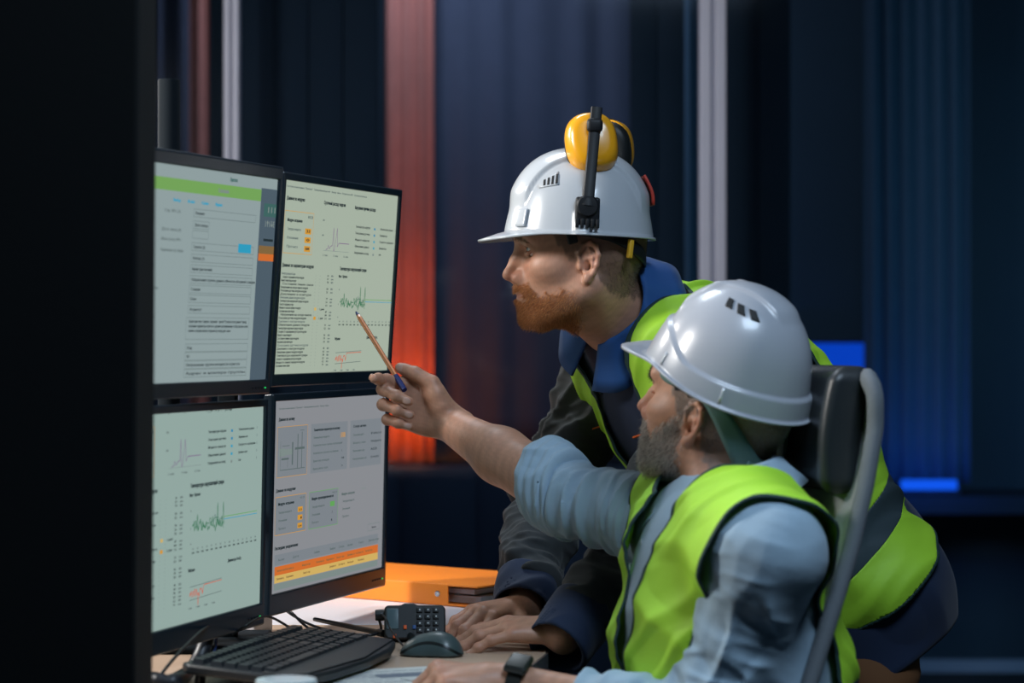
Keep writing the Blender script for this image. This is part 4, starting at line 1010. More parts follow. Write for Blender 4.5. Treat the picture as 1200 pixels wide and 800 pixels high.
# cloth materials ----------------------------------------------------
weave = [('noise', 900, .25, .0006)]
m_char = mat('charcoal work cloth', (.028, .033, .037), .8, sheen=.1, vary=(14, .12), bump=weave)
m_navy = mat('navy work cloth', (.008, .022, .065), .8, sheen=.12, vary=(14, .12), bump=weave)
m_blue = mat('royal blue work cloth', (.008, .075, .27), .75, sheen=.12, vary=(14, .10), bump=weave)
m_lime = mat('lime hi-vis cloth', (.42, .78, .04), .62, vary=(10, .06), bump=weave + [('noise', 28, .25, .004)])
m_tape = mat('dark grey reflective tape', (.055, .085, .10), .45, metal=.2, bump=weave)
m_trim = mat('dark binding tape', (.012, .045, .040), .7)
m_chamb = mat('pale blue chambray', (.33, .46, .57), .8, sheen=.1, vary=(30, .07), bump=[('noise', 1200, .35, .0006), ('noise', 45, .25, .003)])
m_trou = mat('brown orange work trousers', (.16, .065, .022), .8, vary=(10, .1), bump=weave)
m_jean = mat('dark trousers', (.02, .03, .05), .8, vary=(10, .1), bump=weave)
m_boot = mat('black boot leather', (.01, .01, .012), .45)
m_orp = mat('orange piping', (.85, .16, .02), .6)
m_btn = mat('dark button', (.02, .03, .03), .35); m_btnp = mat('pale button', (.5, .55, .58), .3)
def plane(p, c, n): return (p - c) @ unit(n)

def trousers(S, root, m, top=9.0):
    def f(p):
        d = ell(p, S.hip, (.105, .150, .11), S.TR); d = smin(d, rc(p, S.hip, S.hip + S.U * .06, .12, .11), .05)
        for a_, k_, f_ in S.legs:
            d = smin(d, rc(p, a_, k_, .088, .072), .04); d = smin(d, rc(p, k_, f_ + V3(0, 0, .03), .078, .068), .03)
        d = d - folds(p, S.legs[0][0], S.legs[0][1], .008, 9, 2.5, 3)
        return np.maximum(np.maximum(d, .07 - p[:, 2]), p[:, 2] - top)
    pts = np.array([S.hip] + [q for l in S.legs for q in l]); V, Fc = surface(f, pts.min(0) - .22, pts.max(0) + .22, .009)
    raw('trousers', V, Fc, m, root)
    for a_, k_, f_ in S.legs:
        g = lambda p: np.maximum(smin(rc(p, f_ + V3(0, 0, .05), f_ + V3(0, 0, -.035), .052, .05), rc(p, f_ + V3(0, 0, -.04), f_ + S.toe * .16 + V3(0, 0, -.05), .046, .038), .03), .002 - p[:, 2])
        V, Fc = surface(g, f_ - .25, f_ + .25, .006); raw('boot', V, Fc, m_boot, root)

def vest(S, root, off, neck_r, open_f, hem_u, edge, bands, h=.004, c_neck=None, far=0.0):
    U, L, F = S.U, S.L, S.F; cn = S.nb if c_neck is None else c_neck
    def f(p):
        return S.torso(p) - off - .004 * sn(p, 5.5, 2) - folds(p, S.hip, S.mid, .009, 7, 3.5, 6) - folds(p, S.hip + S.L * .3, S.mid, .006, 9, 3.0, 11)
    lo = np.minimum(S.mid, S.hip) - .30; hi = np.maximum(S.mid, S.hip) + .30
    V, Fc = surface(f, lo, hi, h)
    def mask(Vv):
        q = S.tq(Vv); fr, l, u = q.T
        s = rc(Vv, cn - U * .10, cn + U * .2, neck_r)
        e = np.interp(u, edge[0], edge[1]) + .012 * sstep(.04, -.04, fr) - far * (l < 0) * sstep(-.04, .04, fr) * sstep(-.30, -.22, u)
        s = np.minimum(s, e - np.abs(l)); s = np.minimum(s, u - hem_u - .012 * np.sin(l * 18)); 
        return np.minimum(s, np.where(fr > -.02, open_f(fr, l, u), .05))
    Vk, Fk = clip(V, Fc, mask(V)); sk = mask(Vk)
    Vt, Ft = clip(Vk, Fk, .005 - sk); Vm, Fm = clip(Vk, Fk, sk - .005)
    um = S.tq(Vm)[:, 2]; bs = np.full(len(um), -1.0)
    for b0, b1 in bands: bs = np.maximum(bs, np.minimum(um - b0, b1 - um))
    if (bs > 0).any():
        Vb, Fb = clip(Vm, Fm, bs); Vm, Fm = clip(Vm, Fm, -bs)
        v = raw('safety_vest', Vm, Fm, m_lime, root, solid=.0022, off=0); raw('reflective_band', Vb, Fb, m_tape, v, solid=.0026, off=0)
    else: v = raw('safety_vest', Vm, Fm, m_lime, root, solid=.0022, off=0)
    raw('binding', Vt, Ft, m_trim, v, solid=.0034, off=0)
    return v, f
# ------------------------------------------------------------------ standing man
rootA = thing('person', 'standing bearded man in dark jacket and lime vest leaning both hands on the desk', 'person', (A.hip[0], A.hip[1], 0))
bodyA = body_mesh(A, TA, rootA, m_skinA, 'body')
V, Fc = A.headmesh; q = A.hq(V)
w_ = beard_w(q, TA); w_ = w_ * (.30 + .70 * sstep(.015, .06, q[:, 0])) * (1 + 1.0 * sstep(-.06, -.09, q[:, 2]))
VV, FF = strands(V, Fc, w_ * sstep(.0, .5, w_), 6000, .0080, .00026, 11, lambda p, n: n * .75 + V3(-.35, 0, -.65), None)
raw('beard', VV, FF, mat('pale ginger beard hair', (.78, .38, .15), .5), bodyA)['label'] = 'pale ginger beard hairs'
VV, FF = strands(V, Fc, w_ * sstep(.0, .5, w_), 9000, .0080, .00026, 1, lambda p, n: n * .75 + V3(-.35, 0, -.65), None)
m_beardA = mat('ginger beard hair', (.48, .17, .05), .5)
raw('beard', VV, FF, m_beardA, bodyA)['label'] = 'short ginger beard'
w_ = sstep(.3, .7, hair_w(q, TA)) * (q[:, 2] < .075)
VV, FF = strands(V, Fc, w_, 9000, .0030, .00015, 2, lambda p, n: n * .8 + V3(.1, 0, -.5), None); raw('hair', VV, FF, mat('light brown hair', (.11, .07, .045), .6), bodyA)
w_ = np.zeros(len(V))
for s in (-1, 1): w_ = np.maximum(w_, sstep(.0055, .002, np.abs(q[:, 2] - (.0435 - .35 * np.maximum(np.abs(q[:, 1]) - .030, 0)))) * sstep(.012, .018, s * q[:, 1]) * sstep(.050, .045, s * q[:, 1]) * sstep(.082, .088, q[:, 0]))
VV, FF = strands(V, Fc, w_, 900, .006, .00018, 3, lambda p, n: n * .4 + V3(.5, 0, .1), None); raw('eyebrow_hair', VV, FF, mat('eyebrow hair A', (.16, .08, .035), .6), bodyA)
m_sclera = mat('eye white', (.75, .72, .70), .12, coat=.6); m_iris = mat('grey blue iris', (.10, .17, .22), .15, coat=.8); m_pupil = mat('pupil', (.004, .004, .004), .1, coat=.8)
def eyes(S, body, look=(1, 0, 0), iris=None):
    for s in (-1, 1):
        M = S.HM @ tr(.0822, s * .0315, .0245) @ rotm('Y', 90); b = MB(M); r = .0113
        prof = [(r * math.sin(a), r * math.cos(a)) for a in np.linspace(math.pi - .01, .0, 22)]
        b.lathe(prof, 28); n = len(b.f); ms = []
        Mi = np.linalg.inv(M); vv = np.array(b.v) @ Mi[:3, :3].T + Mi[:3, 3]
        for f in b.f:
            z_ = vv[list(f), 2].mean(); rr = np.linalg.norm(vv[list(f), :2].mean(0)) if len(f) == 4 else 0
            ms.append(2 if (z_ > 0 and (len(f) > 4 or z_ > r * .972)) else 1 if z_ > r * .845 else 0)
        b.m = ms; b.build('eye', [m_sclera, iris or m_iris, m_pupil], body, smooth=True)
eyes(A, bodyA)

def jacketA(p, sleeves=True):
    d = A.torso(p) - .016
    q = A.tq(p); Ln = np.linalg.norm(A.mid - A.hip)
    d = smin(d, rc(p, A.hip + A.U * .08 , A.hip + V3(.02, 0, -.14), .138, .150), .06)    # skirt of the jacket over the hips
    if sleeves:
        for sh, el, wr, k in ((A.ls, A.elL, A.wrL, 1), (A.rs, A.elR, A.wrR, 2)):
            a = rc(p, sh, el, .076, .066); wq = wr + (el - wr) * .10
            a = smin(a, rc(p, el, wq, .066, .050), .03)
            a = a - folds(p, sh, el, .003, 22, 7.0, k + 6) - folds(p, sh, el, .014, 11, 3.0, k) * sstep(.0, .06, np.abs(plane(p, sh, el - sh)))
            a = a - folds(p, el, wr, .018, 14, 5.0, k + 3) - folds(p, el, wr, .003, 30, 9.0, k + 5)
            d = smin(d, a, .035)
    d = d - folds(p, A.hip, A.mid, .008, 6, 4, 8)
    d = smax(d, plane(p, P(1048, 768, 4.06), (.55, 0, -.83)), .012)
    for el, wr in ((A.elL, A.wrL), (A.elR, A.wrR)):
        n = unit(el - wr); e_ = wr + (el - wr) * .14
        near = np.linalg.norm(p - wr, axis=1) < .16
        d = np.where(near, smax(d, -plane(p, e_, n), .006), d)
    hole = rc(p, A.nb - A.U * .02, A.nb + A.U * .15, .062); d = smax(d, -hole, .01)
    return d
pts = np.array([A.ls, A.rs, A.elL, A.wrL, A.elR, A.wrR, A.hip])
V, Fc = surface(jacketA, pts.min(0) - .22, pts.max(0) + .24, .0042)
# the body of the jacket is navy, the sleeves and shoulders charcoal
q = A.tq(V)
shoulder = np.minimum.reduce([rc(V, A.ls, A.elL, .088), rc(V, A.rs, A.elR, .088), rc(V, A.elL, A.wrL, .09), rc(V, A.elR, A.wrR, .09), np.maximum(.112 - np.abs(q[:, 1]), -.24 - q[:, 2])])
Vn, Fn = clip(V, Fc, shoulder); Vs, Fs = clip(V, Fc, -shoulder)
jk = raw('work_jacket', Vs, Fs, m_char, rootA); raw('jacket_body_panel', Vn, Fn, m_navy, jk)
# navy cuffs
for el, wr, ax_ in ((A.elL, A.wrL, .0), (A.elR, A.wrR, .0)):
    T_ = unit(wr - el); c0, c1 = wr + (el - wr) * .23, wr - (el - wr) * (.07 if wr is A.wrL else .0)
    def cf(p):
        d = rc(p, c0, c1 + T_ * .02, .0520, .0500) - folds(p, el, wr, .006, 12, 6, 5)
        d = smax(d, plane(p, c1 + T_ * .004, T_), .004); d = smax(d, -plane(p, c0, T_), .004)
        return smax(d, -rc(p, c0 + T_ * .04, c1 + T_ * .08, .043), .003)
    Vc, Fcc = surface(cf, np.minimum(c0, c1) - .09, np.maximum(c0, c1) + .09, .003); raw('cuff', Vc, Fcc, m_navy, jk)
LnA = np.linalg.norm(A.mid - A.hip)
vA, fvA = vest(A, rootA, .027, .112, lambda fr, l, u: np.abs(l - .040) - (.042 + .02 * sstep(-.12, .0, u)), -LnA + .0,
               ([-.34, -.24, -.12, 0, .08], [.30, .150, .124, .165, .19]), [(-LnA + .085, -LnA + .14), (-.24, -.19)], far=.042)
collar(jk, 'collar', A, m_blue, .060, .062, .060, 12, up=unit(A.ho + A.HR @ V3(-.03, 0, -.04) - A.nb), c0=A.nb + V3(.002, 0, .0) + .040 * unit(A.ho + A.HR @ V3(-.03, 0, -.04) - A.nb), wing=-.016, thick=.004, back=.45, lab='royal blue folded collar')
collar(jk, 'undershirt_collar', A, m_navy, .060, .020, .012, 20, up=unit(A.ho + A.HR @ V3(-.03, 0, -.04) - A.nb), c0=A.nb + V3(-.020, 0, .024), wing=.012, thick=.003)
# orange piping on chest pocket and near sleeve, buttons
def strip(px0, px1, f, r, m, nm, par, n=7):
    pts = [march(f, px0[0] + (px1[0] - px0[0]) * t, px0[1] + (px1[1] - px0[1]) * t) for t in np.linspace(0, 1, n)]
    return MB().tube([p_ + V3(0, -.001, .001) for p_ in pts], r, 8, flat=.6).build(nm, m, par, smooth=True)
strip((694, 503), (713, 497), jacketA, .0022, m_orp, 'pocket_piping', jk); strip((743, 513), (755, 509), jacketA, .0034, m_orp, 'pocket_piping', jk)
for px, py in ((706, 458), (716, 520)):
    c = march(jacketA, px, py); MB(frame(c, V3(1, 0, 0), V3(0, 0, 1), V3(0, -1, 0))).lathe([(0, -.001), (.006, -.001), (.0068, .001), (.005, .0022), (0, .0018)], 18).build('snap_button', m_btn, jk)
trousers(A, rootA, m_trou, top=P(1040, 728, 4.06)[2])
# ------------------------------------------------------------------ seated man
rootB = thing('person', 'seated grey-bearded man in pale blue shirt and lime vest pointing at the screens', 'person', (B.hip[0], B.hip[1], 0))
bodyB = body_mesh(B, TB, rootB, m_skinB, 'body')
V, Fc = B.headmesh; q = B.hq(V)
w_ = beard_w(q, TB)
hd = B.hR
for k_, (nm, cc, n_, sd) in enumerate((('beard', (.78, .74, .70), 9000, 1), ('beard', (.09, .07, .06), 3500, 4))):
    VV, FF = strands(V, Fc, w_ * (.4 + .6 * sstep(.0, .04, q[:, 0])), n_, .0085, .00022, sd, lambda p, n: n * .6 + V3(-.25, .1, -.8), None)
    raw(nm, VV, FF, mat('beard hair B%d' % k_, cc, .55), bodyB)['label'] = ('grey beard hairs', 'dark beard hairs')[k_]
w_ = sstep(.3, .7, hair_w(q, TB)) * (q[:, 2] < .085)
VV, FF = strands(V, Fc, w_, 12000, .0055, .00018, 2, lambda p, n: n * .6 + V3(.2, 0, -.6), None); raw('hair', VV, FF, mat('grey hair', (.38, .35, .33), .6), bodyB)
w_ = np.zeros(len(V))
for s in (-1, 1): w_ = np.maximum(w_, sstep(.0055, .002, np.abs(q[:, 2] - (.0435 - .35 * np.maximum(np.abs(q[:, 1]) - .030, 0)))) * sstep(.012, .018, s * q[:, 1]) * sstep(.050, .045, s * q[:, 1]) * sstep(.082, .088, q[:, 0]))
VV, FF = strands(V, Fc, w_, 1000, .007, .0002, 3, lambda p, n: n * .5 + V3(.3, 0, .1), None); raw('eyebrow_hair', VV, FF, mat('eyebrow hair B', (.04, .03, .025), .6), bodyB)
eyes(B, bodyB, iris=mat('brown iris', (.08, .04, .02), .15, coat=.8))
cuffR = B.elR + (B.wrR - B.elR) * .17; cuffL = B.wrL + (B.elL - B.wrL) * .36
def shirtB(p):
    d = B.torso(p) - .012
    a = smin(rc(p, B.rs, B.elR, .066, .057), rc(p, B.elR, cuffR, .057, .056), .02); a = a - folds(p, B.rs, B.elR, .013, 13, 4.5, 4) - folds(p, B.rs, B.elR, .006, 26, 10, 14)
    d = smin(d, a, .03)
    a = smin(rc(p, B.ls, B.elL, .064, .060), rc(p, B.elL, cuffL, .060, .046), .03); a = a - folds(p, B.ls, B.elL, .012, 8, 4, 9) - folds(p, B.ls, B.elL, .004, 18, 8, 12) - folds(p, B.elL, B.wrL, .008, 16, 5, 2)
    d = smin(d, a, .03)
    for w0, e0, c in ((B.wrR, B.elR, cuffR), (B.wrL, B.elL, cuffL)):
        n = unit(w0 - e0); near = np.linalg.norm(p - c, axis=1) < .12
        d = np.where(near, smax(d, plane(p, c, n), .004), d)
        d = np.where(near, smax(d, -rc(p, c + n * .03, c + n * .09, .050 if w0 is B.wrR else .036), .004), d)
    d = smax(d, -rc(p, B.nb, B.nb + B.U * .15, .058), .01)
    return d - folds(p, B.hip, B.mid, .006, 6, 4, 8)
pts = np.array([B.ls, B.rs, B.elL, B.elR, cuffR, cuffL, B.hip]); V, Fc = surface(shirtB, pts.min(0) - .2, pts.max(0) + .2, .0038)
sh = raw('shirt', V, Fc, m_chamb, rootB)
# rolled cuff
n_ = unit(B.wrR - B.elR); nt_ = unit(n_ + V3(-.10, 0, -.35)); c0 = B.elR + n_ * -.004; c1 = cuffR + n_ * .012
def roll(p):
    d = rc(p, c0, c1, .0640, .0690) - folds(p, c0, c1, .005, 16, 9, 3) - .0015 * np.sin(plane(p, c0, nt_) * 420)
    d = smax(d, plane(p, c1, nt_), .008); d = smax(d, -plane(p, c0, nt_), .008)
    return smax(d, -rc(p, c1 + n_ * .035, c1 + n_ * .09, .056), .005)
V, Fc = surface(roll, np.minimum(c0, c1) - .1, np.maximum(c0, c1) + .1, .0025); raw('rolled_cuff', V, Fc, m_chamb, sh)
collar(sh, 'shirt_collar', B, m_chamb, .0610, .036, .040, 12, c0=B.nb + V3(-.002, 0, .046), up=unit(B.U + V3(-.08, .0, .1)), wing=.014, thick=.003)
def openB(fr, l, u): return np.abs(l + .0) - np.interp(u, [-.30, -.16, -.05, .05], [-.01, .012, .040, .052])
vB, fvB = vest(B, rootB, .027, .102, openB, -.44, ([-.36, -.26, -.14, -.05, 0, .08], [.30, .165, .142, .155, .19, .21]), [(-.25, -.195)])
for px, py in ((765, 602), (752, 636), (738, 664)):
    c = march(shirtB, px, py); MB(frame(c, V3(0, 1, 0), V3(0, 0, 1), unit(V3(-.7, -.7, 0)))).lathe([(0, -.001), (.0048, -.001), (.0055, .0008), (.004, .0018), (0, .0012)], 16).build('button', m_btnp, sh)
trousers(B, rootB, m_jean)
# smart watch on the left wrist
wd = unit(B.elL - B.wrL); wc = B.wrL + wd * .012; up = unit(V3(0, -.45, .9) - wd * (wd @ V3(0, -.45, .9))); sd = np.cross(up, wd)
m_strap = mat('black watch strap', (.006, .010, .010), .45); m_glass = mat('black watch glass', (.004, .012, .010), .4)
Mw = frame(wc, wd, sd, up)
wt = MB(Mw); ring = []
for a in np.linspace(0, 2 * math.pi, 40, endpoint=False):
    c_, s_ = math.cos(a), math.sin(a); ring.append([(-.010, c_ * .0290, s_ * .0270), (.010, c_ * .0290, s_ * .0270), (.010, c_ * .0318, s_ * .0298), (-.010, c_ * .0318, s_ * .0298)])
ring.append(ring[0]); wt.loft(ring, caps=False)
wo = wt.build('watch_strap', m_strap, rootB)
MB(Mw).box((0, 0, .0335), (.032, .038, .010), b=.004).build('watch_case', m_strap, wo); MB(Mw).box((0, 0, .0390), (.026, .032, .0015), b=.0007).build('watch_screen', m_glass, wo)
# the pen
m_peno = mat('orange pen barrel', (.88, .33, .13), .35, coat=.3); m_penb = mat('dark blue pen plastic', (.01, .03, .16), .3, coat=.3); m_pene = mat('dark orange stripe', (.42, .09, .02), .4)
p0, p1 = P(417, 365, 3.89), P(474, 457, 3.768); t = thing('pen', 'orange six-sided pen with a blue tip and end held towards the screen', 'pen', p0)
ax = unit(p1 - p0); Lp = np.linalg.norm(p1 - p0); a = unit(np.cross(ax, (0, 0, 1))); Mp = frame(p0, a, np.cross(ax, a), ax)
b = MB(Mp); r_ = .0041
rings = []
for z_ in (.010, .016, Lp - .034): rings.append([(r_ * (.75 if z_ < .012 else 1) * math.cos(k * math.pi / 3 + .25), r_ * (.75 if z_ < .012 else 1) * math.sin(k * math.pi / 3 + .25), z_) for k in range(6)])
b.loft(rings); b.build('barrel', m_peno, t, smooth=False)
b = MB(Mp)
for k in range(6):
    a_ = k * math.pi / 3 + .25; b.add([(r_ * 1.03 * math.cos(a_ + e), r_ * 1.03 * math.sin(a_ + e), z_) for z_ in (.017, Lp - .035) for e in (-.09, .09)], [(0, 1, 3, 2)])
b.build('stripe', m_pene, t, smooth=False)
MB(Mp).lathe([(0, 0), (.0012, .0004), (.0026, .005), (.0031, .0101), (0, .0102)], 14).build('tip', m_penb, t)
MB(Mp).lathe([(0, Lp - .034), (.0046, Lp - .034), (.0048, Lp - .01), (.0044, Lp), (0, Lp)], 18).build('cap', m_penb, t)
# ------------------------------------------------------------------ hard hats
m_hatA = mat('glossy white hat plastic', (.50, .535, .575), .22, coat=.35); m_hatB = mat('satin grey white hat plastic', (.38, .405, .455), .30, coat=.25)
m_hblk = mat('black hat plastic', (.008, .010, .013), .5, spec=.3); m_slot = mat('dark slot', (.004, .006, .008), .7); m_red = mat('red clip', (.55, .05, .03), .45)
m_yel = mat('yellow ear cup', (.90, .40, .012), .28, coat=.4); m_yl2 = mat('yellow clip', (.75, .42, .03), .4); m_cush = mat('black cushion', (.008, .011, .012), .5)
m_harn = mat('grey green harness band', (.085, .17, .155), .5)
class Hat:
    def __init__(s, M, a, b, h, feat, n=2.35): s.M, s.a, s.b, s.h, s.feat, s.n = M, a, b, h, feat, n; s.rl = lambda th: 0.0
    def pt(s, th, t, off=0.0):                  # th azimuth (0 = front), t 0 rim .. 1 crown
        ph = t * math.pi / 2; c = max(math.cos(ph), 0) ** (2 / s.n); z = math.sin(ph) ** (2 / s.n)
        flare = 1 + .05 * max(0, 1 - t * 4) ** 2
        x, y = s.a * c * math.cos(th) * flare, s.b * c * math.sin(th) * flare; z = s.h * z
        z += s.rl(th if th < math.pi else 2 * math.pi - th) * (1 - t) ** 3; nrm = unit(V3(x / s.a ** 2, y / s.b ** 2, z / s.h ** 2 + 1e-6)); o = off + s.feat(th, t, x, y, z)
        return V3(x, y, z) + nrm * o
    def shell(s, brim, nt=220, nr=96, parent=None, mat_=None, name='shell'):
        rings = []; ths = np.linspace(0, 2 * math.pi, nt, endpoint=False)
        for k in (0, .35, .75, 1.0):            # brim from its outer edge in to the rim
            r = []
            for th in ths:
                p = s.pt(th, 0); dx, dz = brim(th); d = unit(V3(p[0], p[1], 0)); e = 1 - k
                r.append(p + d * dx * e + V3(0, 0, dz * e ** 1.3 + .0015 * (k == 0)))
            rings.append(r)
        for t in np.linspace(.02, .995, nr) ** 1.15: rings.append([s.pt(th, t) for th in ths])
        n = len(ths); V = np.array(rings).reshape(-1, 3); Fc = [(k * n + i, k * n + (i + 1) % n, (k + 1) * n + (i + 1) % n, (k + 1) * n + i) for k in range(len(rings) - 1) for i in range(n)]
        Fc = [tuple(f) for f in Fc]; me_f = Fc + [tuple(range((len(rings) - 1) * n, len(rings) * n))]
        b = MB(s.M); b.add(V, me_f); o = b.build(name, mat_, parent, smooth=True); q = o.modifiers.new('s', 'SOLIDIFY'); q.thickness = .0036; q.offset = -1
        return o
    def patch(s, th0, th1, t0, t1, off, m, name, parent, skew=0, n=8, thick=.001):
        V = []; 
        for j in range(n + 1):
            for i in range(n + 1):
                u, v = i / n, j / n; V.append(s.pt(th0 + (th1 - th0) * u + skew * (v - .5), t0 + (t1 - t0) * v, off))
        Fc = [(j * (n + 1) + i, j * (n + 1) + i + 1, (j + 1) * (n + 1) + i + 1, (j + 1) * (n + 1) + i) for j in range(n) for i in range(n)]
        b = MB(s.M); b.add(V, Fc); o = b.build(name, m, parent, smooth=True); q = o.modifiers.new('s', 'SOLIDIFY'); q.thickness = thick; q.offset = 0
        return o
def _qp(s, cs, off, m, name, parent, n=6):
    cs = [(a * math.pi / 180, t) for a, t in cs]; V = []
    for j in range(n + 1):
        for i in range(n + 1):
            u, v = i / n, j / n; c = [(1 - u) * (1 - v), u * (1 - v), u * v, (1 - u) * v]
            V.append(s.pt(sum(w * q[0] for w, q in zip(c, cs)), sum(w * q[1] for w, q in zip(c, cs)), off))
    Fc = [(j * (n + 1) + i, j * (n + 1) + i + 1, (j + 1) * (n + 1) + i + 1, (j + 1) * (n + 1) + i) for j in range(n) for i in range(n)]
    b = MB(s.M); b.add(V, Fc); o = b.build(name, m, parent, smooth=True); q = o.modifiers.new('s', 'SOLIDIFY'); q.thickness = .001; q.offset = 0
    return o
Hat.quadpatch = _qp
def band(S, parent, m, name, pts, w0, thick=.003, flat=.0):
    """strap following points in head coordinates, its width along the local up direction"""
    out = []
    for i in range(len(pts) - 1):
        p0, p1, p2, p3 = [np.array(pts[j], float) for j in (max(i - 1, 0), i, i + 1, min(i + 2, len(pts) - 1))]
        for s in np.linspace(0, 1, 7)[:-1]: out.append(.5 * ((2 * p1) + (p2 - p0) * s + (2 * p0 - 5 * p1 + 4 * p2 - p3) * s * s + (3 * p1 - p0 - 3 * p2 + p3) * s ** 3))
    out.append(np.array(pts[-1], float)); V = []
    for i, p in enumerate(out):
        t = unit(out[min(i + 1, len(out) - 1)] - out[max(i - 1, 0)]); r = unit(V3(p[0] * .9, p[1], 0)); w = unit(np.cross(t, r)); ww = w0 if not hasattr(w0, '__len__') else np.interp(i / (len(out) - 1), np.linspace(0, 1, len(w0)), w0)
        V += [p + w * ww / 2, p + w * ww / 4 + r * .0006, p - w * ww / 4 + r * .0006, p - w * ww / 2]
    b = MB(S.HM); b.add(V, [(4 * i + j, 4 * i + j + 1, 4 * i + 5 + j, 4 * i + 4 + j) for i in range(len(out) - 1) for j in range(3)])
    o = b.build(name, m, parent, smooth=True); q = o.modifiers.new('s', 'SOLIDIFY'); q.thickness = thick; q.offset = 0
    return o
# --- hat of the standing man, with ear muffs parked on top
def featA(th, t, x, y, z):
    ridge = .0070 * sstep(.0590, .0560, abs(y)) * sstep(.12, .30, t)
    side = -.0018 * sstep(.25, .35, t) * sstep(.95, .85, t) * sstep(.045, .055, abs(y)) * 0
    lug = .0065 * sstep(.10, .085, abs(abs(th if th < math.pi else th - 2 * math.pi) - 1.52) ) * sstep(.125, .11, t) * 1
    return float(ridge + lug)
MA = A.HM @ tr(.008, 0, .049) @ rotm('Y', -2.0)
hA = Hat(MA, .1135, .103, .132, featA)
tA = thing('hard_hat', 'white hard hat with yellow ear muffs parked on top, worn by the standing man', 'hard hat', Matrix(MA.tolist()))
def brimA(th):
    t_ = abs(th if th < math.pi else 2 * math.pi - th); k = sstep(1.25, .2, t_)
    return .004 + .038 * k, -.003 - .013 * k
shA = hA.shell(brimA, parent=tA, mat_=m_hatA)
D_ = math.pi / 180
for s in (1, -1):
    hA.quadpatch([(s * 44, .325), (s * 47, .30), (s * 66, .33), (s * 62, .47)], .0010, m_hatA, 'vent_plate', tA)
    for i in range(4): hA.quadpatch([(s * (49.5 + i * 3.9), .375 + .020 * i), (s * (51.6 + i * 3.9), .380 + .020 * i), (s * (53.2 + i * 3.9), .325 + .006 * i), (s * (51.1 + i * 3.9), .320 + .006 * i)], .0016, m_slot, 'vent_slot', tA, n=3)
    hA.patch(s * 30 * D_, s * 41 * D_, .02, .13, .0028, m_hatA, 'lug', tA, thick=.004)
hA.patch(168 * D_, 192 * D_, .20, .44, .006, m_red, 'rear_clip', tA, thick=.005)
# ear muffs: near (left, +y) and far cup, each on a black arm pivoting at a side bracket
def to_head(px, py, D): return np.linalg.inv(A.HM)[:3, :3] @ P(px, py, D) + np.linalg.inv(A.HM)[:3, 3]
for s in (1, -1):
    ec = MB(MA @ tr(-.004 - .0 * (s < 0), s * .1055, .012) @ rotm('X', -s * 80 if s > 0 else 80))
    yb = s * .109
    b = MB(MA); b.box((-.003, yb, .032), (.038, .013, .044), b=.004)
    for i in range(5): b.box((-.019 + i * .0080, yb + s * .004, .013), (.0052, .010, .014), b=.001)
    b.build('pivot_bracket', m_hblk, tA)
    b = MB(MA @ tr(-.002, s * .114, .040) @ rotm('X', -s * 90)); b.lathe([(0, 0), (.0175, 0), (.0175, .004), (.015, .0075), (0, .0085)], 28); b.build('pivot_disc', m_hblk, tA)
    dx = 0 if s > 0 else -.036
    cc = V3(-.010 + dx, s * (.056 if s > 0 else .052), .141); top = V3(-.014 + dx, s * .086, .196)
    MB(MA).tube([V3(-.002, s * .120, .040), V3(-.005 + dx * .3, s * .112, .080), V3(-.009 + dx * .8, s * (.098), .125), V3(-.011 + dx, s * .094, .160), top], [.0095, .0090, .0088, .0092, .0090], 10, flat=.45).build('ear_muff_arm', m_hblk, tA)
    MB(MA @ tr(-.011 + dx, s * .095, .167)).box((0, 0, 0), (.025, .014, .022), b=.006).build('arm_slider', m_hblk, tA)
    Mc = MA @ tr(*cc) @ rotm('X', -s * (90 - 12)) @ rotm('Z', s * 8) @ (rotm('Y', 0) if s > 0 else rotm('Y', -30))
    prof = [(0, .030), (.020, .030), (.0265, .0275), (.0300, .022), (.0335, .008), (.0345, .0), (.0330, -.001), (0, -.001)]
    kx_ = 1.24; prof = [(a_ * kx_, z_ * 1.15) for a_, z_ in prof]
    b = MB(Mc); b.lathe(prof, 44, sx=.98, sy=1.17, e=2.5); cup = b.build('ear_cup', m_yel, tA, deg=50)
    b = MB(Mc); b.lathe([(0, -.016), (.017, -.016), (.026, -.017), (.0325, -.012), (.0345, -.005), (.0335, -.001), (0, -.001)], 40, sx=.98 * kx_, sy=1.10 * kx_, e=2.5); b.build('cushion', m_cush, cup, deg=50)
    b = MB(Mc); b.lathe([(.0335, -.0015), (.0352, -.001), (.0352, .0015), (.0335, .0025)], 40, sx=.98 * kx_, sy=1.10 * kx_, e=2.5); b.build('seal_ring', m_cush, cup)
# inner band, chin-strap clip, yellow adjuster
band(A, tA, m_hblk, 'headband', [(.075, .068, .055), (.055, .076, .052), (.02, .084, .050), (-.02, .086, .046), (-.055, .078, .036), (-.085, .052, .018), (-.098, .0, .006), (-.085, -.052, .018), (-.055, -.078, .036), (-.02, -.086, .046), (.02, -.084, .050)], [.008, .008, .016, .022, .016, .008, .008])
b = MB(A.HM @ tr(.026, .084, .041) @ rotm('Y', 15)); b.box((0, 0, 0), (.016, .008, .020), b=.003); b.build('strap_clip', m_hblk, tA)
b = MB(A.HM @ tr(-.066, .080, .024) @ rotm('Z', 32) @ rotm('Y', -8)); b.box((0, 0, 0), (.0085, .008, .030), b=.002); b.build('band_adjuster', m_yl2, tA)
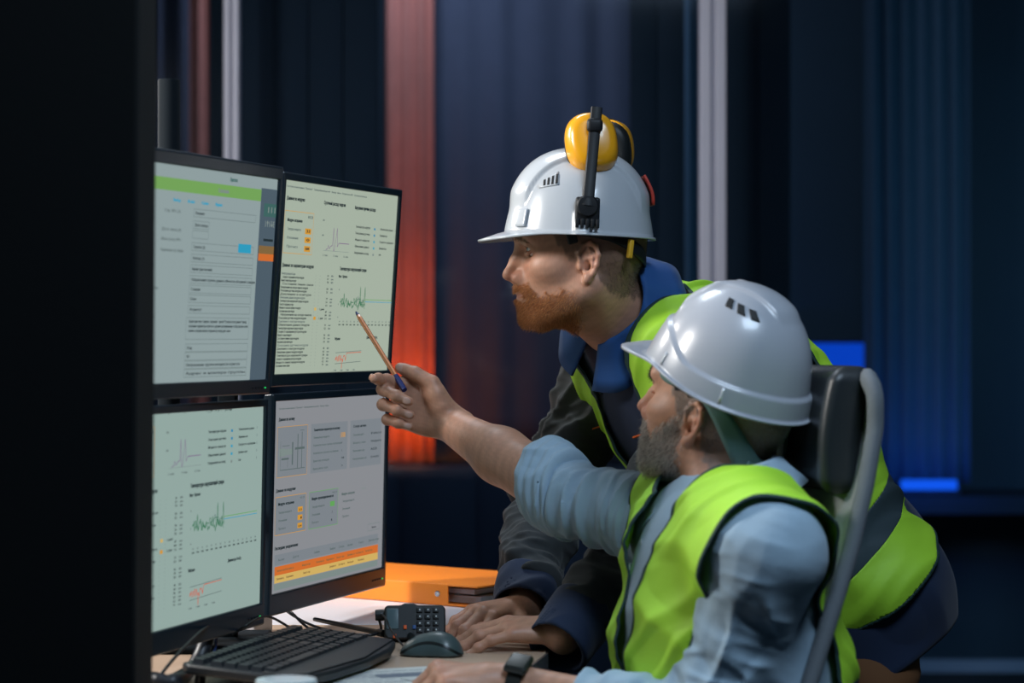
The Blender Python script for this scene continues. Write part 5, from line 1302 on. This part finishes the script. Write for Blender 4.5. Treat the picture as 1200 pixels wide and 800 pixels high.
# --- hat of the seated man
def featB(th, t, x, y, z):
    tt = th if th < math.pi else th - 2 * math.pi; fr = math.cos(th)
    lift = .10 + .16 * sstep(.1, .95, fr)
    bandv = .0050 * sstep(lift + .018, lift - .006, t)
    ridge = .0045 * sstep(.034, .026, abs(y + 0)) * sstep(.45, .6, t + .15 * fr)
    side = .004 * math.exp(-((abs(tt) - .55) / .09) ** 2) * sstep(.30, .42, t) * sstep(.85, .7, t)
    return float(bandv + ridge + side)
MBh = B.HM @ tr(.002, 0, .052) @ rotm('Y', -5.0) @ rotm('X', -3.0)
hB = Hat(MBh, .1135, .104, .148, featB, n=2.25); hB.rl = lambda th: .012 * math.exp(-((th - .95) / .6) ** 2) + .003
tB = thing('hard_hat', 'greyish white hard hat with dark vent slots, worn by the seated man', 'hard hat', Matrix(MBh.tolist()))
def brimB(th):
    t_ = abs(th if th < math.pi else 2 * math.pi - th); k = sstep(1.0, .25, t_); return .003 + .036 * k, -.001 - .004 * k
hB.shell(brimB, parent=tB, mat_=m_hatB)
for s in (1, -1):
    for i in range(3): hB.patch(s * (78 + i * 17) * D_, s * (88 + i * 17) * D_, .60 - .01 * i, .69 - .01 * i, .0008, m_slot, 'vent_slot', tB, skew=-s * .12, n=5)
    for a_ in (62, 112): hB.patch(s * a_ * D_, s * (a_ + 1.8) * D_, .015, .09, .0012, m_hatA, 'rim_tab', tB, n=3)
    b = MB(B.HM @ tr(.026, s * .084, .049) @ rotm('Y', 20)); b.box((0, 0, 0), (.022, .006, .012), b=.002); b.build('strap_clip', m_hblk, tB)
band(B, tB, m_harn, 'headband', [(.095, .0, .056), (.080, .052, .052), (.045, .080, .050), (.008, .086, .060), (-.036, .086, .036), (-.068, .070, .000), (-.090, .042, -.035), (-.098, .0, -.040), (-.090, -.042, -.035), (-.068, -.070, .000), (-.036, -.086, .036), (.008, -.086, .060), (.045, -.080, .050), (.080, -.052, .052), (.095, .0, .056)], [.010, .010, .018, .034, .044, .034, .018, .010, .010])
band(B, tB, m_harn, 'nape_pad', [(-.082, .055, -.036), (-.095, .028, -.044), (-.099, 0, -.046), (-.095, -.028, -.044), (-.082, -.055, -.036)], .030, thick=.007)
# ------------------------------------------------------------------ office chair
m_mesh = mat('grey chair mesh', (.33, .35, .37), .75, bump=[('Z', 260, .5, .0015), ('X', 260, .5, .0015)]); m_frm = mat('grey chair frame', (.16, .19, .22), .45); m_pad = mat('black leatherette pad', (.018, .023, .027), .42, bump=[('noise', 300, .25, .0006)])
m_frm2 = mat('grey woven edge', (.13, .15, .17), .8, bump=[('Z', 300, .4, .001)])
m_base = mat('black chair base', (.01, .012, .014), .4)
Lc = unit(V3(.30, -.954, 0)); Fc_ = unit(V3(-.954, -.30, 0))
t = thing('office_chair', 'grey mesh office chair with black headrest behind the seated man', 'chair', (B.hip[0] + .02, B.hip[1], 0))
cl = [(P(x_, y_, d_) - Lc * w_ - Fc_ * .015, w_) for x_, y_, d_, w_ in ((1026, 445, 3.22, .10), (1026, 500, 3.22, .12), (1014, 570, 3.20, .15), (998, 640, 3.18, .18), (980, 700, 3.16, .20), (955, 780, 3.14, .21), (930, 860, 3.12, .21), (912, 930, 3.12, .20))]
def backgrid(off, inset=0, nv=40, nu=24):
    V = []
    ks = np.linspace(0, 1, len(cl)); C = np.array([c for c, _ in cl]); Wd = np.array([w for _, w in cl])
    for v in np.linspace(0, 1, nv):
        c = np.array([np.interp(v, ks, C[:, i]) for i in range(3)]); w = np.interp(v, ks, Wd) - inset
        if v < .06: w *= (.80 + .2 * (v / .06) ** .5)
        for u in np.linspace(-1, 1, nu):
            V.append(c + Lc * w * u + Fc_ * (.015 * abs(u) ** 2.5 + off))
    return np.array(V), [(j * nu + i, j * nu + i + 1, (j + 1) * nu + i + 1, (j + 1) * nu + i) for j in range(nv - 1) for i in range(nu - 1)], nu, nv
V, Fq, nu, nv = backgrid(0, .012)
raw('back_mesh', V, np.array(Fq), m_mesh, t, solid=.004, off=0)
V, Fq, nu, nv = backgrid(0)
edge = [V[j * nu] for j in range(nv)] + [V[(nv - 1) * nu + i] for i in range(1, nu)] + [V[j * nu + nu - 1] for j in range(nv - 2, -1, -1)] + [V[i] for i in range(nu - 2, -1, -1)]
MB().tube(edge[:] + [edge[0]], .0115, 10, flat=1.3).build('back_frame', m_frm2, t, smooth=True)
# headrest pad: a curved cushion in front of the top of the back
hc = P(972, 500, 3.38)
def headrest(p):
    q = np.stack([(p - hc) @ Fc_, (p - hc) @ Lc, p[:, 2] - hc[2]], 1)
    q[:, 0] = q[:, 0] - .035 * (q[:, 1] / .13) ** 2 - .10 * 0 + q[:, 2] * .10 - .010 * np.cos(q[:, 2] / .085 * 1.5)
    b = np.abs(q) - V3(.032, .13, .086); r = .022
    b = b + r; return np.sqrt((np.maximum(b, 0) ** 2).sum(1)) + np.minimum(b.max(1), 0) - r
Vh, Fh = surface(headrest, hc - .2, hc + .2, .004); hr = raw('headrest', Vh, Fh, m_pad, t)
MB().tube([hc - Fc_ * .01, cl[1][0]], [.016, .016], 10).build('headrest_mount', m_frm, t)
sc_ = B.hip + V3(-.16, 0, 0)
def seat(p):
    q = p - V3(sc_[0], sc_[1], .415); b = np.abs(q @ np.stack([Fc_, Lc, V3(0, 0, 1)], 1)) - V3(.25, .245, .035); r = .03; b = b + r
    return np.sqrt((np.maximum(b, 0) ** 2).sum(1)) + np.minimum(b.max(1), 0) - r
Vh, Fh = surface(seat, V3(sc_[0] - .35, sc_[1] - .35, .3), V3(sc_[0] + .35, sc_[1] + .35, .5), .01); raw('seat', Vh, Fh, m_pad, t)
MB().tube([cl[-1][0], V3(sc_[0] + .20, sc_[1], .39), V3(sc_[0], sc_[1], .37)], [.03, .028, .03], 10).build('back_support', m_base, t)
MB(tr(sc_[0], sc_[1], 0)).lathe([(0, .09), (.03, .09), (.03, .22), (.022, .22), (.022, .385), (0, .385)], 20).build('gas_lift', m_base, t)
for k in range(5):
    a = R_(72 * k + 20); d = V3(math.cos(a), math.sin(a), 0); c = V3(sc_[0], sc_[1], 0)
    MB().tube([c + V3(0, 0, .11), c + d * .30 + V3(0, 0, .075)], [.026, .016], 8).build('base_leg', m_base, t)
    MB(frame(c + d * .30 + V3(0, 0, .03), d, np.cross(V3(0, 0, 1), d), V3(0, 0, 1)) @ rotm('X', 90)).lathe([(0, -.022), (.026, -.022), (.029, -.01), (.029, .01), (.026, .022), (0, .022)], 16).build('castor', m_base, t)
